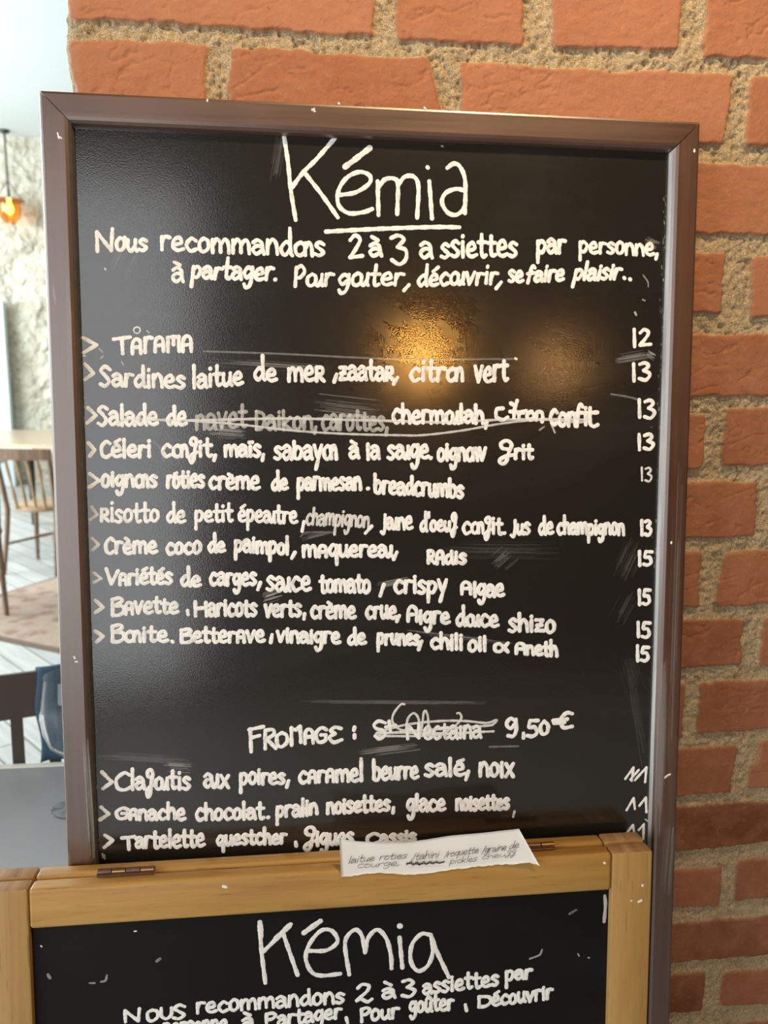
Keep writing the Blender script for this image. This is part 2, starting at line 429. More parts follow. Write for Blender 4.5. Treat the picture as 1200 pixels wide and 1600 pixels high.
# ------------------------------------------------------------------ setting: brick wall
def build_brick_wall():
    Q = [
        [(96, -90), (583, -66), (580, 58), (112, 33)], [(607, -66), (812, -64), (816, 76), (620, 63)],
        [(855, -64), (1065, -62), (1060, 79), (862, 77)], [(1105, -62), (1420, -52), (1420, 104), (1097, 92)],
        [(114, 64), (325, 72), (325, 178), (120, 165)], [(358, 74), (668, 93), (698, 203), (357, 180)],
        [(721, 98), (1141, 120), (1132, 228), (718, 215)], [(1172, 124), (1430, 135), (1425, 240), (1160, 228)],
        [(960, 252), (1290, 265), (1285, 372), (955, 360)],
        [(880, 388), (1132, 394), (1122, 490), (880, 485)], [(1175, 402), (1420, 405), (1415, 500), (1167, 497)],
        [(950, 520), (1290, 524), (1285, 619), (950, 620)],
        [(850, 642), (1099, 646), (1096, 732), (850, 738)], [(1131, 638), (1400, 636), (1395, 728), (1128, 728)],
        [(940, 755), (1183, 752), (1180, 838), (940, 842)], [(1206, 751), (1450, 748), (1445, 835), (1203, 838)],
        [(840, 862), (1095, 860), (1092, 948), (840, 955)], [(1130, 862), (1390, 855), (1385, 938), (1115, 947)],
        [(930, 972), (1163, 966), (1154, 1038), (930, 1054)], [(1192, 965), (1440, 955), (1435, 1028), (1184, 1040)],
        [(800, 1075), (1068, 1068), (1066, 1150), (800, 1160)], [(1092, 1066), (1350, 1052), (1345, 1128), (1088, 1145)],
        [(930, 1172), (1150, 1164), (1142, 1237), (930, 1252)], [(1178, 1158), (1420, 1145), (1415, 1215), (1166, 1232)],
        [(900, 1268), (1260, 1246), (1255, 1308), (900, 1342)],
        [(900, 1366), (1128, 1352), (1122, 1413), (900, 1430)], [(1150, 1344), (1400, 1322), (1395, 1385), (1145, 1405)],
        [(900, 1455), (1260, 1422), (1255, 1482), (900, 1520)],
        [(860, 1540), (1102, 1518), (1094, 1578), (860, 1600)], [(1130, 1517), (1400, 1500), (1395, 1560), (1122, 1570)],
        [(1000, 1610), (1300, 1586), (1300, 1660), (1000, 1680)],
    ]
    tones = [0.80, 0.66, 0.72, 0.62, 0.74, 0.50, 0.76, 0.5, 0.60, 0.5, 0.62, 0.42, 0.45, 0.36, 0.38, 0.4, 0.36, 0.42, 0.26, 0.40, 0.3, 0.28,  # each brick's own tone, with shade low on the wall painted into lower courses
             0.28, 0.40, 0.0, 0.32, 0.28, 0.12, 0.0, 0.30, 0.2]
    quads = []
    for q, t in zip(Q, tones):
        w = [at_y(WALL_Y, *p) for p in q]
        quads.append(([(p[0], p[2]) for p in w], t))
    x0 = float(at_y(WALL_Y, 108, 60)[0])
    x1 = x0 + 2.4
    # courses that the boards hide and the wall beyond the picture's edges: the same bond carried on
    rs = random.Random(3)
    traced_top = max(p[1] for q, _ in quads for p in q); traced_low = min(p[1] for q, _ in quads for p in q)
    rows = {}
    for q, t in quads:
        zc = sum(p[1] for p in q) / 4
        key = next((k for k in rows if abs(k - zc) < 0.03), None)
        if key is None: rows[zc] = [q]
        else: rows[key].append(q)
    for zc, qs in list(rows.items()):
        zt = np.mean([max(p[1] for p in q) for q in qs]); zb = np.mean([min(p[1] for p in q) for q in qs])
        zt, zb = zt - 0.004, zb + 0.004
        xl = min(p[0] for q in qs for p in q); xr = max(p[0] for q in qs for p in q)
        x = xl - 0.016
        while x > x0 + 0.06:
            w = rs.choice((0.13, 0.22, 0.23)); a = max(x0 + 0.002, x - w)
            quads.append(([(a, zt), (x, zt), (x, zb), (a, zb)], rs.uniform(0.3, 0.6))); x = a - 0.016
        x = xr + 0.016
        while x < x1:
            w = rs.choice((0.13, 0.22, 0.23))
            quads.append(([(x, zt), (x + w, zt), (x + w, zb), (x, zb)], rs.uniform(0.3, 0.6))); x += w + 0.016
    for z, step in ((traced_top + 0.016, 1), (traced_low - 0.016, -1)):
        while 0.0 < z < 4.2:
            zb, zt = (z, z + 0.058) if step > 0 else (z - 0.058, z)
            x = x0 + 0.002 - rs.uniform(0, 0.1)
            while x < x1:
                w = rs.choice((0.22, 0.23, 0.11)); a = max(x0 + 0.002, x)
                if x + w - a > 0.03: quads.append(([(a, zt), (x + w, zt), (x + w, zb), (a, zb)], rs.uniform(0.3, 0.65)))
                x += w + 0.016
            z += step * 0.074
    def axis(lo, hi, flo, fhi, fine, coarse):
        return np.concatenate([np.arange(lo, flo, coarse), np.arange(flo, fhi, fine), np.arange(fhi, hi + coarse, coarse)])
    xv = at_y(WALL_Y, 1215, 300)[0] + 0.03
    zl = at_y(WALL_Y, 1100, 1600)[2] - 0.02; zh = at_y(WALL_Y, 600, 0)[2] + 0.02
    xs = axis(x0, x1, x0, xv, 0.00135, 0.012)
    zs = axis(0.0, 4.26, zl, zh, 0.00135, 0.012); zs[-1] = 4.26
    def field(xs, zs, quads, seed):
        X, Z = np.meshgrid(xs, zs, indexing='ij')
        WX = X + 0.0024 * fnoise(X, Z, 110, seed + 1, 3) + 0.0034 * fnoise(X, Z, 26, seed + 2)
        WZ = Z + 0.0022 * fnoise(X, Z, 100, seed + 3, 3) + 0.0026 * fnoise(X, Z, 22, seed + 4)
        D = np.full(X.shape, -0.02); TN = np.full(X.shape, 0.5)
        for q, tone in quads:
            qx = [p[0] for p in q]; qz = [p[1] for p in q]
            i0, i1 = np.searchsorted(xs, (min(qx) - 0.02, max(qx) + 0.02)); j0, j1 = np.searchsorted(zs, (min(qz) - 0.02, max(qz) + 0.02))
            if i1 <= i0 or j1 <= j0: continue
            x, z = WX[i0:i1, j0:j1], WZ[i0:i1, j0:j1]
            cx, cz = np.mean(qx), np.mean(qz)
            ds = []
            for a, b in zip(q, q[1:] + q[:1]):
                e = np.array((b[0] - a[0], b[1] - a[1])); n = np.array((-e[1], e[0])) / np.linalg.norm(e)
                if n[0] * (cx - a[0]) + n[1] * (cz - a[1]) < 0: n = -n
                ds.append(n[0] * (x - a[0]) + n[1] * (z - a[1]))
            r = 0.0045
            du = np.minimum(ds[1], ds[3]) - r; dv = np.minimum(ds[0], ds[2]) - r
            d = np.where((du < 0) & (dv < 0), r - np.sqrt(du ** 2 + dv ** 2), r + np.minimum(du, dv))
            sub = D[i0:i1, j0:j1]; m = d > sub
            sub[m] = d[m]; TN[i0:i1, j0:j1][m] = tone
        mask = np.clip((D + 0.0006) / 0.0016, 0, 1)
        rise = np.clip((D + 0.0012) / 0.0032, 0, 1); rise = rise * rise * (3 - 2 * rise)
        grit = 0.0026 * fnoise(X, Z, 230, seed + 5, 3) + 0.0022 * fnoise(X, Z, 45, seed + 6) - 0.0022 * (fnoise(X, Z, 150, seed + 12, 2) > 0.42)
        face = 0.0007 * fnoise(X, Z, 30, seed + 7) + 0.00050 * fnoise(X * 0.5 + Z * 0.25, Z, 170, seed + 8)
        crease = fnoise(X * 0.45 + 0.3 * Z, Z - 0.35 * X, 55, seed + 9, 3)
        face = face - 0.0012 * np.exp(-(crease / 0.035) ** 2) * (fnoise(X, Z, 12, seed + 10) > 0.05)
        H = rise * (0.0040 + face) + (1 - rise) * grit
        return X, Z, H, mask, TN
    X, Z, H, mask, TN = field(xs, zs, quads, 100)
    chip = 0.0045 * fnoise(Z, Z * 0, 14, 55) + 0.002 * fnoise(Z, Z * 0, 60, 57)
    k = np.clip(1 - (X - x0) / 0.03, 0, 1)
    round_ = 0.007 * np.clip(1 - (X - x0) / 0.012, 0, 1) ** 2
    P = np.stack([X + chip * k, WALL_Y - H + round_ + 0 * X, Z], -1).reshape(-1, 3)
    nx, nz = len(xs), len(zs)
    def quads_idx(nx, nz, off, flip=False):
        i = np.arange((nx - 1) * (nz - 1)); a = (i // (nz - 1)) * nz + i % (nz - 1) + off
        f = np.stack([a, a + nz, a + nz + 1, a + 1], -1)
        return f[:, ::-1] if flip else f
    # the wall's short side, running back from the corner
    depth = 0.42
    ys = np.arange(0, depth + 0.006, 0.006)
    side_q = []
    z = 0.01; row = 0
    while z < 4.2:
        ds = [(0.002, 0.105), (0.121, 0.34), (0.356, 0.5)] if row % 2 else [(0.002, 0.215), (0.231, 0.41)]
        for a, b in ds: side_q.append(([(a, z + 0.058), (b, z + 0.058), (b, z), (a, z)], rs.uniform(0.35, 0.65)))
        z += 0.074; row += 1
    Ys, Zs, Hs, ms, ts = field(ys, zs, side_q, 300)
    chip2 = chip[0][None, :] * np.clip(1 - Ys / 0.03, 0, 1)
    fade = np.clip(Ys / 0.02, 0, 1)
    P2 = np.stack([x0 - Hs * fade + chip2, WALL_Y + 0.007 + Ys - H[0][None, :] * (1 - fade), Zs], -1).reshape(-1, 3)
    # plain back of the wall
    yb = WALL_Y + 0.007 + depth
    P3 = np.array([(x0, yb, 0), (x1, yb, 0), (x1, yb, 4.26), (x0, yb, 4.26)])
    F = np.concatenate([quads_idx(nx, nz, 0), quads_idx(len(ys), nz, len(P), True), np.array([[0, 1, 2, 3]]) + len(P) + len(P2)])
    V = np.concatenate([P, P2, P3])
    me = bpy.data.meshes.new('wall_front')
    me.vertices.add(len(V)); me.vertices.foreach_set('co', V.astype(np.float32).ravel())
    me.loops.add(F.size); me.loops.foreach_set('vertex_index', F.astype(np.int32).ravel())
    me.polygons.add(len(F)); me.polygons.foreach_set('loop_start', np.arange(0, F.size, 4, dtype=np.int32))
    me.polygons.foreach_set('use_smooth', np.ones(len(F), dtype=bool))
    me.update(calc_edges=True)
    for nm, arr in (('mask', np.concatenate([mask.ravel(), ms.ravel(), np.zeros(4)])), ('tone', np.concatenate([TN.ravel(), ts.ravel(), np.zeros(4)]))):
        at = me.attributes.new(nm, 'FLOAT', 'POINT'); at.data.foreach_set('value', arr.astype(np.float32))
    me.materials.append(M['brick'])
    o = bpy.data.objects.new('wall_front', me); COL.objects.link(o)
    tag(o, kind='structure')
build_brick_wall()

CEIL = 4.26
def flat(name, corners, m):
    o = mesh_obj(name, corners, [(0, 1, 2, 3)], m); tag(o, kind='structure'); return o
flat('floor', [(-6.5, -5, 0), (6, -5, 0), (6, 11, 0), (-6.5, 11, 0)], M['planks'])
flat('ceiling', [(-6.5, 1.2, CEIL), (-6.5, 11, CEIL), (6, 11, CEIL), (6, 1.2, CEIL)], M['white_paint'])
flat('wall_left', [(-6.5, -5, 0), (-6.5, 11, 0), (-6.5, 11, CEIL), (-6.5, -5, CEIL)], M['white_paint'])
bm = bmesh.new()
for a_, b_, c_, d_ in ((2.9, 9.1, 0.50, 0.60), (2.9, 9.1, 4.0, 4.1), (2.9, 3.0, 0.6, 4.0), (9.0, 9.1, 0.6, 4.0), (5.0, 5.06, 0.6, 4.0), (7.0, 7.06, 0.6, 4.0)):
    add_box(bm, -6.49, -6.36, a_, b_, c_, d_, 0.005, 1)
tag(bm_obj('window_1', bm, M['door_paint']), kind='structure')
def stone_wall():
    y = 10.8
    xs = np.linspace(-6.5, 2.0, 200); zs = np.linspace(0, CEIL, 110)
    X, Z = np.meshgrid(xs, zs, indexing='ij')
    h = 0.05 * fnoise(X, Z, 3.2, 71, 4) + 0.03 * np.abs(fnoise(X, Z, 6.0, 72, 2))
    V = np.stack([X, y + h, Z], -1).reshape(-1, 3); nz = len(zs)
    F = [(i * nz + j, (i + 1) * nz + j, (i + 1) * nz + j + 1, i * nz + j + 1) for i in range(len(xs) - 1) for j in range(nz - 1)]
    o = mesh_obj('wall_back', V, F, M['stone'], smooth=True); tag(o, kind='structure')
stone_wall()
bm = bmesh.new()
pa = at_y(10.6, -60, 700); pb = at_y(10.6, 20, 700)
add_box(bm, pa[0], pb[0], 10.60, 10.70, 0, float(at_y(10.6, 10, 470)[2]), 0.01)
tag(bm_obj('door_1', bm, M['door_paint']), kind='structure')

# ------------------------------------------------------------------ handwriting
def pts(s): return [tuple(map(float, p.split(','))) for p in s.split()]
GL = {
 'a': (1.0, ["0.08,0.84 0.42,1.02 0.78,0.82 0.84,0.4 0.96,0", "0.83,0.52 0.4,0.60 0.06,0.32 0.34,0 0.84,0.28"]),
 'ɑ': (1.0, ["0.9,0.85 0.5,1 0.08,0.5 0.4,0 0.85,0.4 0.9,0.95 0.9,0.95 0.9,0.3 1.02,0"]),
 'b': (1.0, ["0.08,1.8 0.12,0.08", "0.12,0.6 0.5,1 0.94,0.6 0.7,0.05 0.3,0 0.1,0.2"]),
 'c': (0.9, ["0.95,0.82 0.55,1 0.1,0.5 0.45,0 0.98,0.15"]),
 'd': (1.0, ["0.84,0.75 0.5,0.95 0.08,0.45 0.38,0 0.84,0.42", "0.80,1.8 0.86,0.3 1,0"]),
 'e': (0.95, ["0.12,0.42 0.82,0.58 0.62,1 0.18,0.75 0.12,0.25 0.5,0 1,0.12"]),
 'f': (0.75, ["0.72,0.95 0.25,1.1 0.2,1.55 0.6,1.78 0.92,1.4 0.72,0.6 0.55,-0.3 0.25,-0.58 0.06,-0.2 0.5,0.22 1,0.36"]),
 'φ': (0.8, ["1.0,1.5 0.75,1.75 0.5,1.4 0.38,0.5 0.28,-0.1", "0.05,0.82 0.95,0.9"]),
 'g': (0.95, ["0.84,0.8 0.45,1 0.08,0.55 0.4,0.12 0.84,0.5", "0.88,1 0.92,0.2 0.75,-0.5 0.38,-0.72 0.15,-0.42"]),
 'h': (0.95, ["0.08,1.8 0.12,0", "0.12,0.5 0.5,1 0.84,0.7 0.92,0"]),
 'i': (0.36, ["0.45,0.95 0.5,0", "0.42,1.38 0.48,1.45"]),
 'ι': (0.36, ["0.45,0.95 0.5,0"]),
 'J': (0.75, ["0.85,1.5 0.85,0.3 0.55,-0.35 0.1,-0.2"]),
 'k': (0.95, ["0.1,1.8 0.12,0", "0.85,1 0.2,0.45 0.2,0.45 0.95,0"]),
 'l': (0.34, ["0.4,1.8 0.5,0"]),
 'm': (1.5, ["0.06,0.95 0.07,0", "0.08,0.55 0.28,1 0.47,0.75 0.5,0.05", "0.5,0.6 0.74,1 0.91,0.7 0.95,0"]),
 'n': (0.95, ["0.1,0.95 0.1,0", "0.1,0.55 0.5,1 0.84,0.7 0.94,0"]),
 'o': (0.9, ["0.5,1 0.12,0.7 0.14,0.18 0.5,0 0.9,0.3 0.86,0.8 0.48,1 0.3,0.9"]),
 'p': (0.95, ["0.12,0.98 0.1,-0.75", "0.12,0.7 0.5,1 0.92,0.65 0.6,0.06 0.15,0.15"]),
 'q': (0.95, ["0.85,0.85 0.45,1 0.08,0.5 0.4,0.05 0.82,0.45", "0.88,0.95 0.9,-0.7"]),
 'r': (0.75, ["0.15,0.95 0.15,0", "0.15,0.5 0.45,0.95 1,0.92"]),
 's': (0.8, ["0.92,0.85 0.5,1 0.14,0.76 0.5,0.52 0.88,0.25 0.5,0 0.05,0.1"]),
 't': (0.75, ["0.45,1.6 0.45,0.3 0.68,0 1,0.1", "0.02,0.95 0.98,0.95"]),
 'u': (0.95, ["0.1,0.95 0.12,0.3 0.4,0 0.8,0.4", "0.84,0.95 0.84,0.2 1,0"]),
 'v': (0.9, ["0.05,1 0.45,0 0.45,0 0.95,1"]),
 'w': (1.3, ["0.05,1 0.25,0 0.25,0 0.5,0.8 0.5,0.8 0.72,0 0.72,0 0.98,1"]),
 'x': (0.9, ["0.08,1 0.92,0", "0.92,1 0.08,0"]),
 'y': (0.9, ["0.05,1 0.45,0.15", "0.95,1 0.25,-0.75"]),
 'z': (0.9, ["0.1,0.95 0.85,0.95 0.85,0.95 0.1,0.05 0.1,0.05 1,0.08", "0.2,0.5 0.75,0.52"]),
 # letters run together: on, ou, au
 'ò': (1.5, ["0.33,1 0.08,0.7 0.1,0.18 0.33,0 0.56,0.3 0.54,0.8 0.33,1", "0.6,0.95 0.6,0.03", "0.6,0.5 0.78,1 0.93,0.72 0.98,0"]),
 'ú': (1.45, ["0.33,1 0.08,0.7 0.1,0.18 0.33,0 0.56,0.3 0.54,0.8 0.33,1", "0.56,0.6 0.6,0.15 0.75,0 0.92,0.5", "0.93,0.95 0.93,0.2 1,0"]),
 'ù': (1.5, ["0.05,0.84 0.25,1.02 0.48,0.82 0.52,0.4 0.56,0.2", "0.52,0.52 0.25,0.60 0.04,0.32 0.22,0 0.52,0.28", "0.54,0.5 0.6,0.1 0.74,0 0.9,0.5", "0.92,0.95 0.92,0.2 1,0"]),
 # small capitals
 'α': (1.0, ["0.12,0 0.14,0.7 0.4,1 0.8,0.85 0.88,0", "0.14,0.42 0.86,0.46"]),
 'ρ': (0.9, ["0.12,0 0.12,1 0.12,1 0.75,0.95 0.75,0.55 0.2,0.48 0.2,0.48 0.95,0"]),
 'μ': (1.2, ["0.1,0 0.1,0.95", "0.05,0.9 0.5,0.98 0.95,0.92", "0.52,0.95 0.52,0.45", "0.92,0.98 0.95,0"]),
 'Π': (1.1, ["0.1,0 0.08,0.98", "0.05,0.92 0.5,0.82 0.5,0.82 0.88,1 0.88,1 0.95,0.1"]),
 # capitals, height 1.6
 'N': (1.1, ["0.08,0 0.05,1.35 0.05,1.35 0.85,0.05 0.85,0.05 0.92,1.6"]),
 'P': (0.9, ["0.14,0 0.12,1.5", "0.12,1.4 0.6,1.6 0.95,1.2 0.6,0.75 0.2,0.7"]),
 'S': (1.0, ["0.95,1.35 0.5,1.6 0.1,1.25 0.5,0.85 0.85,0.4 0.5,0 0.05,0.15"]),
 'C': (1.0, ["0.95,1.35 0.6,1.6 0.12,0.95 0.2,0.2 0.6,0 1,0.2"]),
 'V': (1.0, ["0.05,1.6 0.45,0 0.45,0 0.98,1.35"]),
 'B': (1.0, ["0.12,1.5 0.15,0", "0.1,1.45 0.65,1.6 0.85,1.25 0.3,0.85", "0.3,0.85 0.9,0.75 0.95,0.25 0.5,0 0.12,0.1"]),
 'H': (1.0, ["0.1,1.6 0.12,0", "0.85,1.5 0.9,0", "0.12,0.75 0.88,0.85"]),
 'R': (1.0, ["0.12,0 0.12,1.5 0.12,1.5 0.7,1.55 0.8,1.1 0.25,0.75 0.25,0.75 0.95,0"]),
 'T': (1.0, ["0.5,1.5 0.55,0", "0.02,1.48 0.98,1.58"]),
 'G': (1.0, ["0.95,1.35 0.55,1.6 0.1,0.9 0.3,0.05 0.85,0.2 0.9,0.75 0.9,0.75 0.5,0.75"]),
 'E': (1.0, ["0.95,1.45 0.5,1.6 0.2,1.2 0.5,0.85 0.5,0.85 0.1,0.5 0.4,0 1,0.25"]),
 'F': (1.0, ["0.12,1.5 0.18,0", "0.05,1.45 0.95,1.6", "0.15,0.85 0.7,0.95"]),
 'A': (1.0, ["0.1,0 0.15,1.2 0.5,1.6 0.85,1.1 0.9,0", "0.12,0.65 0.88,0.7"]),
 'O': (1.0, ["0.5,1.6 0.1,1.1 0.15,0.2 0.5,0 0.92,0.5 0.88,1.25 0.5,1.6"]),
 'D': (1.0, ["0.12,1.55 0.12,0.02", "0.1,1.55 0.8,1.3 0.95,0.6 0.6,0.05 0.1,0.02"]),
 'U': (1.0, ["0.1,1.6 0.12,0.4 0.5,0 0.88,0.5 0.9,1.6"]),
 # digits, height 1
 '1': (0.35, ["0.4,1 0.5,0"]),
 '2': (0.9, ["0.1,0.8 0.45,1 0.8,0.8 0.5,0.4 0.08,0.03 0.08,0.03 0.98,0.08"]),
 '3': (0.9, ["0.1,0.92 0.55,1 0.8,0.8 0.4,0.56 0.4,0.56 0.92,0.35 0.6,0 0.05,0.08"]),
 '5': (0.9, ["0.98,0.95 0.3,0.97 0.3,0.97 0.2,0.58 0.7,0.55 0.88,0.2 0.5,0 0.05,0.06"]),
 '9': (0.9, ["0.85,0.85 0.4,1 0.08,0.7 0.4,0.45 0.85,0.75", "0.85,0.95 0.88,0.4 0.65,0.03 0.2,0.05"]),
 '0': (0.85, ["0.5,1 0.1,0.6 0.25,0.05 0.75,0.1 0.9,0.65 0.5,1"]),
 '€': (1.1, ["1,0.95 0.7,1 0.4,0.6 0.55,0.1 1,0.15", "0,0.55 0.75,0.62", "0.05,0.4 0.6,0.42"]),
 '∝': (1.2, ["0.98,1 0.45,0.1 0.08,0.2 0.1,0.75 0.45,0.85 0.98,0.08"]),
 '.': (0.25, ["0.4,0.02 0.6,0.06"]),
 ',': (0.3, ["0.7,0.15 0.25,-0.35"]),
 "'": (0.25, ["0.6,1.8 0.4,1.35"]),
 '/': (0.5, ["0.9,1.6 0.1,-0.3"]),
 ' ': (0.7, []),
}
ACC = {'é': ('e', "0.35,1.25 0.85,1.6"), 'è': ('e', "0.25,1.58 0.62,1.3"), 'à': ('a', "0.2,1.62 0.68,1.3"), 'ê': ('e', "0.2,1.3 0.8,1.45"),
       'ï': ('ι', "0.1,1.38 0.2,1.42|1.0,1.4 1.1,1.44"), 'ô': ('o', "0.2,1.35 0.5,1.5"), 'û': ('u', "0.2,1.25 0.5,1.6 0.5,1.6 0.85,1.25")}
def glyph(ch):
    if ch in ACC:
        b, s = ACC[ch]; w, st = GL[b]
        return w, st + s.split('|')
    return GL[ch]
rnd = random.Random(11)
def word(text, x0, x1, y0, y1, xh, asc=1.6, slant=0.0, desc=1.0, gap=0.16):
    """strokes, in photo pixels, of a handwritten word fitted between x0 and x1 on a sloping baseline"""
    ws = [glyph(c)[0] for c in text]
    tot = sum(ws) + gap * (len(ws) - 1)
    u = (x1 - x0) / tot; x = 0.0; out = []
    for c, w in zip(text, ws):
        jy = rnd.uniform(-0.05, 0.05) * xh; jh = rnd.uniform(0.93, 1.07)
        for s in glyph(c)[1]:
            q = []
            for gx, gy in pts(s):
                if gy > 1: gy = 1 + (gy - 1) * (asc - 1) / 0.75
                if gy < 0: gy *= desc
                px = x0 + (x + gx * w) * u
                base = y0 + (y1 - y0) * (px - x0) / max(1e-6, x1 - x0)
                q.append((px + slant * gy * xh, base + jy - gy * xh * jh))
            out.append(q)
        x += w + gap
    return out
def smooth_stroke(q, step=0.8):
    """Catmull-Rom through the points, a doubled point makes a corner; returns the runs between corners"""
    runs = [[q[0]]]
    for a, b in zip(q, q[1:]):
        if abs(a[0] - b[0]) < 1e-6 and abs(a[1] - b[1]) < 1e-6: runs.append([b])
        else: runs[-1].append(b)
    out = []
    for r in runs:
        if len(r) == 1:
            if len(runs) == 1: out.append([r[0], (r[0][0] + 0.3, r[0][1] + 0.3)])
            continue
        P = [np.array(p) for p in r]; P = [2 * P[0] - P[1]] + P + [2 * P[-1] - P[-2]]
        line = [P[1]]
        for i in range(1, len(P) - 2):
            n = max(2, int(np.linalg.norm(P[i + 1] - P[i]) / step))
            for k in range(1, n + 1):
                t = k / n
                line.append(0.5 * (2 * P[i] + (P[i + 1] - P[i - 1]) * t + (2 * P[i - 1] - 5 * P[i] + 4 * P[i + 1] - P[i + 2]) * t * t
                                   + (3 * P[i] - P[i - 1] - 3 * P[i + 1] + P[i + 2]) * t ** 3))
        out.append(line)
    return out
def lettering(name, plane, items, mat, parent, label=None, lift=0.00006, thick=0.00022):
    """items: (stroke, full width in pixels, density); one mesh of raised ink strokes lying on a board's face"""
    V, F, DN = [], [], []
    k = 0
    for stroke, width, dens in items:
        for line in smooth_stroke(stroke):
            L = np.array([plane.loc(p[0], p[1]) for p in line])
            sc = plane.scale(*line[len(line) // 2])
            k += 1
            base = lift + 0.000012 * (k % 9)
            ph = rnd.uniform(0, 6.28); w = width * 0.5 * sc
            tang = np.gradient(L, axis=0); tang /= np.maximum(1e-9, np.linalg.norm(tang, axis=1))[:, None]
            nrm = np.stack([-tang[:, 2], np.zeros(len(L)), tang[:, 0]], -1)
            n = len(L)
            def put(p, h, dd):
                V.append((p[0], p[1] - h, p[2])); DN.append(dd); return len(V) - 1
            rows = []
            for i in range(n):
                ww = w * (1 + 0.10 * math.sin(i * 0.23 + ph) + 0.05 * math.sin(i * 0.71 + 2 * ph))
                rows.append([put(L[i] + nrm[i] * ww * a, base + hh * thick, dens) for a, hh in ((-1, 0.0), (-0.6, 0.8), (0.0, 1.0), (0.6, 0.8), (1, 0.0))])
            for a, b in zip(rows, rows[1:]):
                for j in range(4): F.append((a[j], b[j], b[j + 1], a[j + 1]))
            for end, row, sgn in ((0, rows[0], -1), (n - 1, rows[-1], 1)):
                arc = [put(L[end] + (nrm[end] * math.cos(t) + tang[end] * sgn * math.sin(t)) * w, base, dens) for t in np.linspace(0, math.pi, 7)[1:-1]]
                ring = [row[4]] + arc + [row[0]]
                c = row[2]
                for a, b in zip(ring, ring[1:]): F.append((c, a, b))
    o = mesh_obj(name, V, F, mat, parent, smooth=True)
    at = o.data.attributes.new('ink', 'FLOAT', 'POINT'); at.data.foreach_set('value', DN)
    bm = bmesh.new(); bm.from_mesh(o.data)
    for f in bm.faces:
        if f.normal.y > 0: f.normal_flip()
    bm.to_mesh(o.data); bm.free()
    if label: o['label'] = label
    return o
def crop(x0, y0, x1, strokes, wide=1200):
    s = (x1 - x0) / wide
    return [[(x0 + p[0] * s, y0 + p[1] * s) for p in pts(q)] for q in strokes]

# ------------------------------------------------------------------ the big menu board
board = empty('menu_board', matrix=frame_matrix(BASE))
tag(board, 'tall chalkboard menu in a mahogany-stained frame leaning against the brick wall', 'chalkboard')
FRONT = Plane(BASE, 0.0); FACE = Plane(BASE, 0.0095)
PROF = [(0.0, 0.022), (0.0, 0.0022), (0.0008, 0.0006), (0.0026, 0.0), (0.0205, 0.0), (0.0232, 0.0010), (0.0252, 0.0036), (0.0264, 0.0075), (0.0264, 0.022)]
def mitred(side, m, name, length_gap=0.0005, dust_from=None, dust='dusty'):
    V, F, MI = [], [], []
    Wd, Ht = BW, BOARD_H
    for a, d in PROF:
        if side == 'top': ends = [(a + length_gap, Ht - a), (Wd - a - length_gap, Ht - a)]
        if side == 'bottom': ends = [(a + length_gap, a), (Wd - a - length_gap, a)]
        if side == 'left': ends = [(a, a + length_gap), (a, Ht - a - length_gap)]
        if side == 'right': ends = [(Wd - a, a + length_gap), (Wd - a, Ht - a - length_gap)]
        for e in ends: V.append((e[0], d, e[1]))
    n = len(PROF)
    for i in range(n - 1):
        F.append((2 * i, 2 * i + 1, 2 * i + 3, 2 * i + 2)); MI.append(1 if dust_from is not None and i >= dust_from else 0)
    F.append((2 * n - 2, 2 * n - 1, 1, 0)); MI.append(0)
    F.append(tuple(range(0, 2 * n, 2))); MI.append(0)
    F.append(tuple(range(1, 2 * n, 2))); MI.append(0)
    o = mesh_obj(name, V, F, [m, M[dust]], board, mat_idx=MI)
    bm = bmesh.new(); bm.from_mesh(o.data); bmesh.ops.recalc_face_normals(bm, faces=bm.faces[:]); bm.to_mesh(o.data); bm.free()
    return o
top_rail = mitred('top', M['frame_x'], 'frame_rail')
mitred('bottom', M['frame_x'], 'frame_rail')
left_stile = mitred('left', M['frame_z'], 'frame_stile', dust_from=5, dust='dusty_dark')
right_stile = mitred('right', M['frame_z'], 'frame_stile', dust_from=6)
bm = bmesh.new(); add_box(bm, 0.024, BW - 0.024, 0.0095, 0.016, 0.024, BOARD_H - 0.024)
panel = bm_obj('panel', bm, M['slate'], board)
bm = bmesh.new(); add_box(bm, 0.027, BW - 0.027, 0.0165, 0.0215, 0.027, BOARD_H - 0.027)
bm_obj('backing', bm, M['back_ply'], board)

TW = 6.0
def chalk_line(words, label, extra=(), w=TW, d=1.0):
    it = []
    for e in words:
        ww = e[8] if len(e) > 8 else w; dd = e[9] if len(e) > 9 else d
        kw = {}
        if len(e) > 7 and e[7] is not None: kw['slant'] = e[7]
        asc = e[6] if len(e) > 6 and e[6] else 1.6
        for s in word(e[0], e[1], e[2], e[3], e[4], e[5], asc, **kw): it.append((s, ww, dd))
    for s in extra:
        if isinstance(s, tuple): it.append((pts(s[0]), s[1], s[2]))
        else: it.append((pts(s), w, d))
    return lettering('lettering', FACE, it, M['chalk'], panel, label)

title = crop(420, 190, 760, [
    "80,55 105,220 122,380 148,542", "383,70 265,205 190,280 122,372", "200,285 290,400 380,528",
    "395,405 480,390 553,342 556,298 500,278 430,310 385,380 385,460 440,505 520,500 570,482",
    "600,330 605,515", "605,365 640,320 690,315 712,350 708,510", "712,350 750,305 800,305 825,360 818,530",
    "885,330 900,535", "875,252 877,254",
    "985,255 1020,232 1055,250 1083,330 1082,505", "1083,380 1030,372 975,395 955,445 985,500 1030,515 1070,490 1078,470",
    "315,607 600,592 900,582 1050,583"])
it = [(s, 6.6, 1.0) for s in title] + [(s, 8.5, 0.95) for s in crop(420, 190, 760, ["558,145 480,205 420,250"])]
lettering('lettering', FACE, it, M['chalk'], panel, 'large hand-written underlined title Kémia')

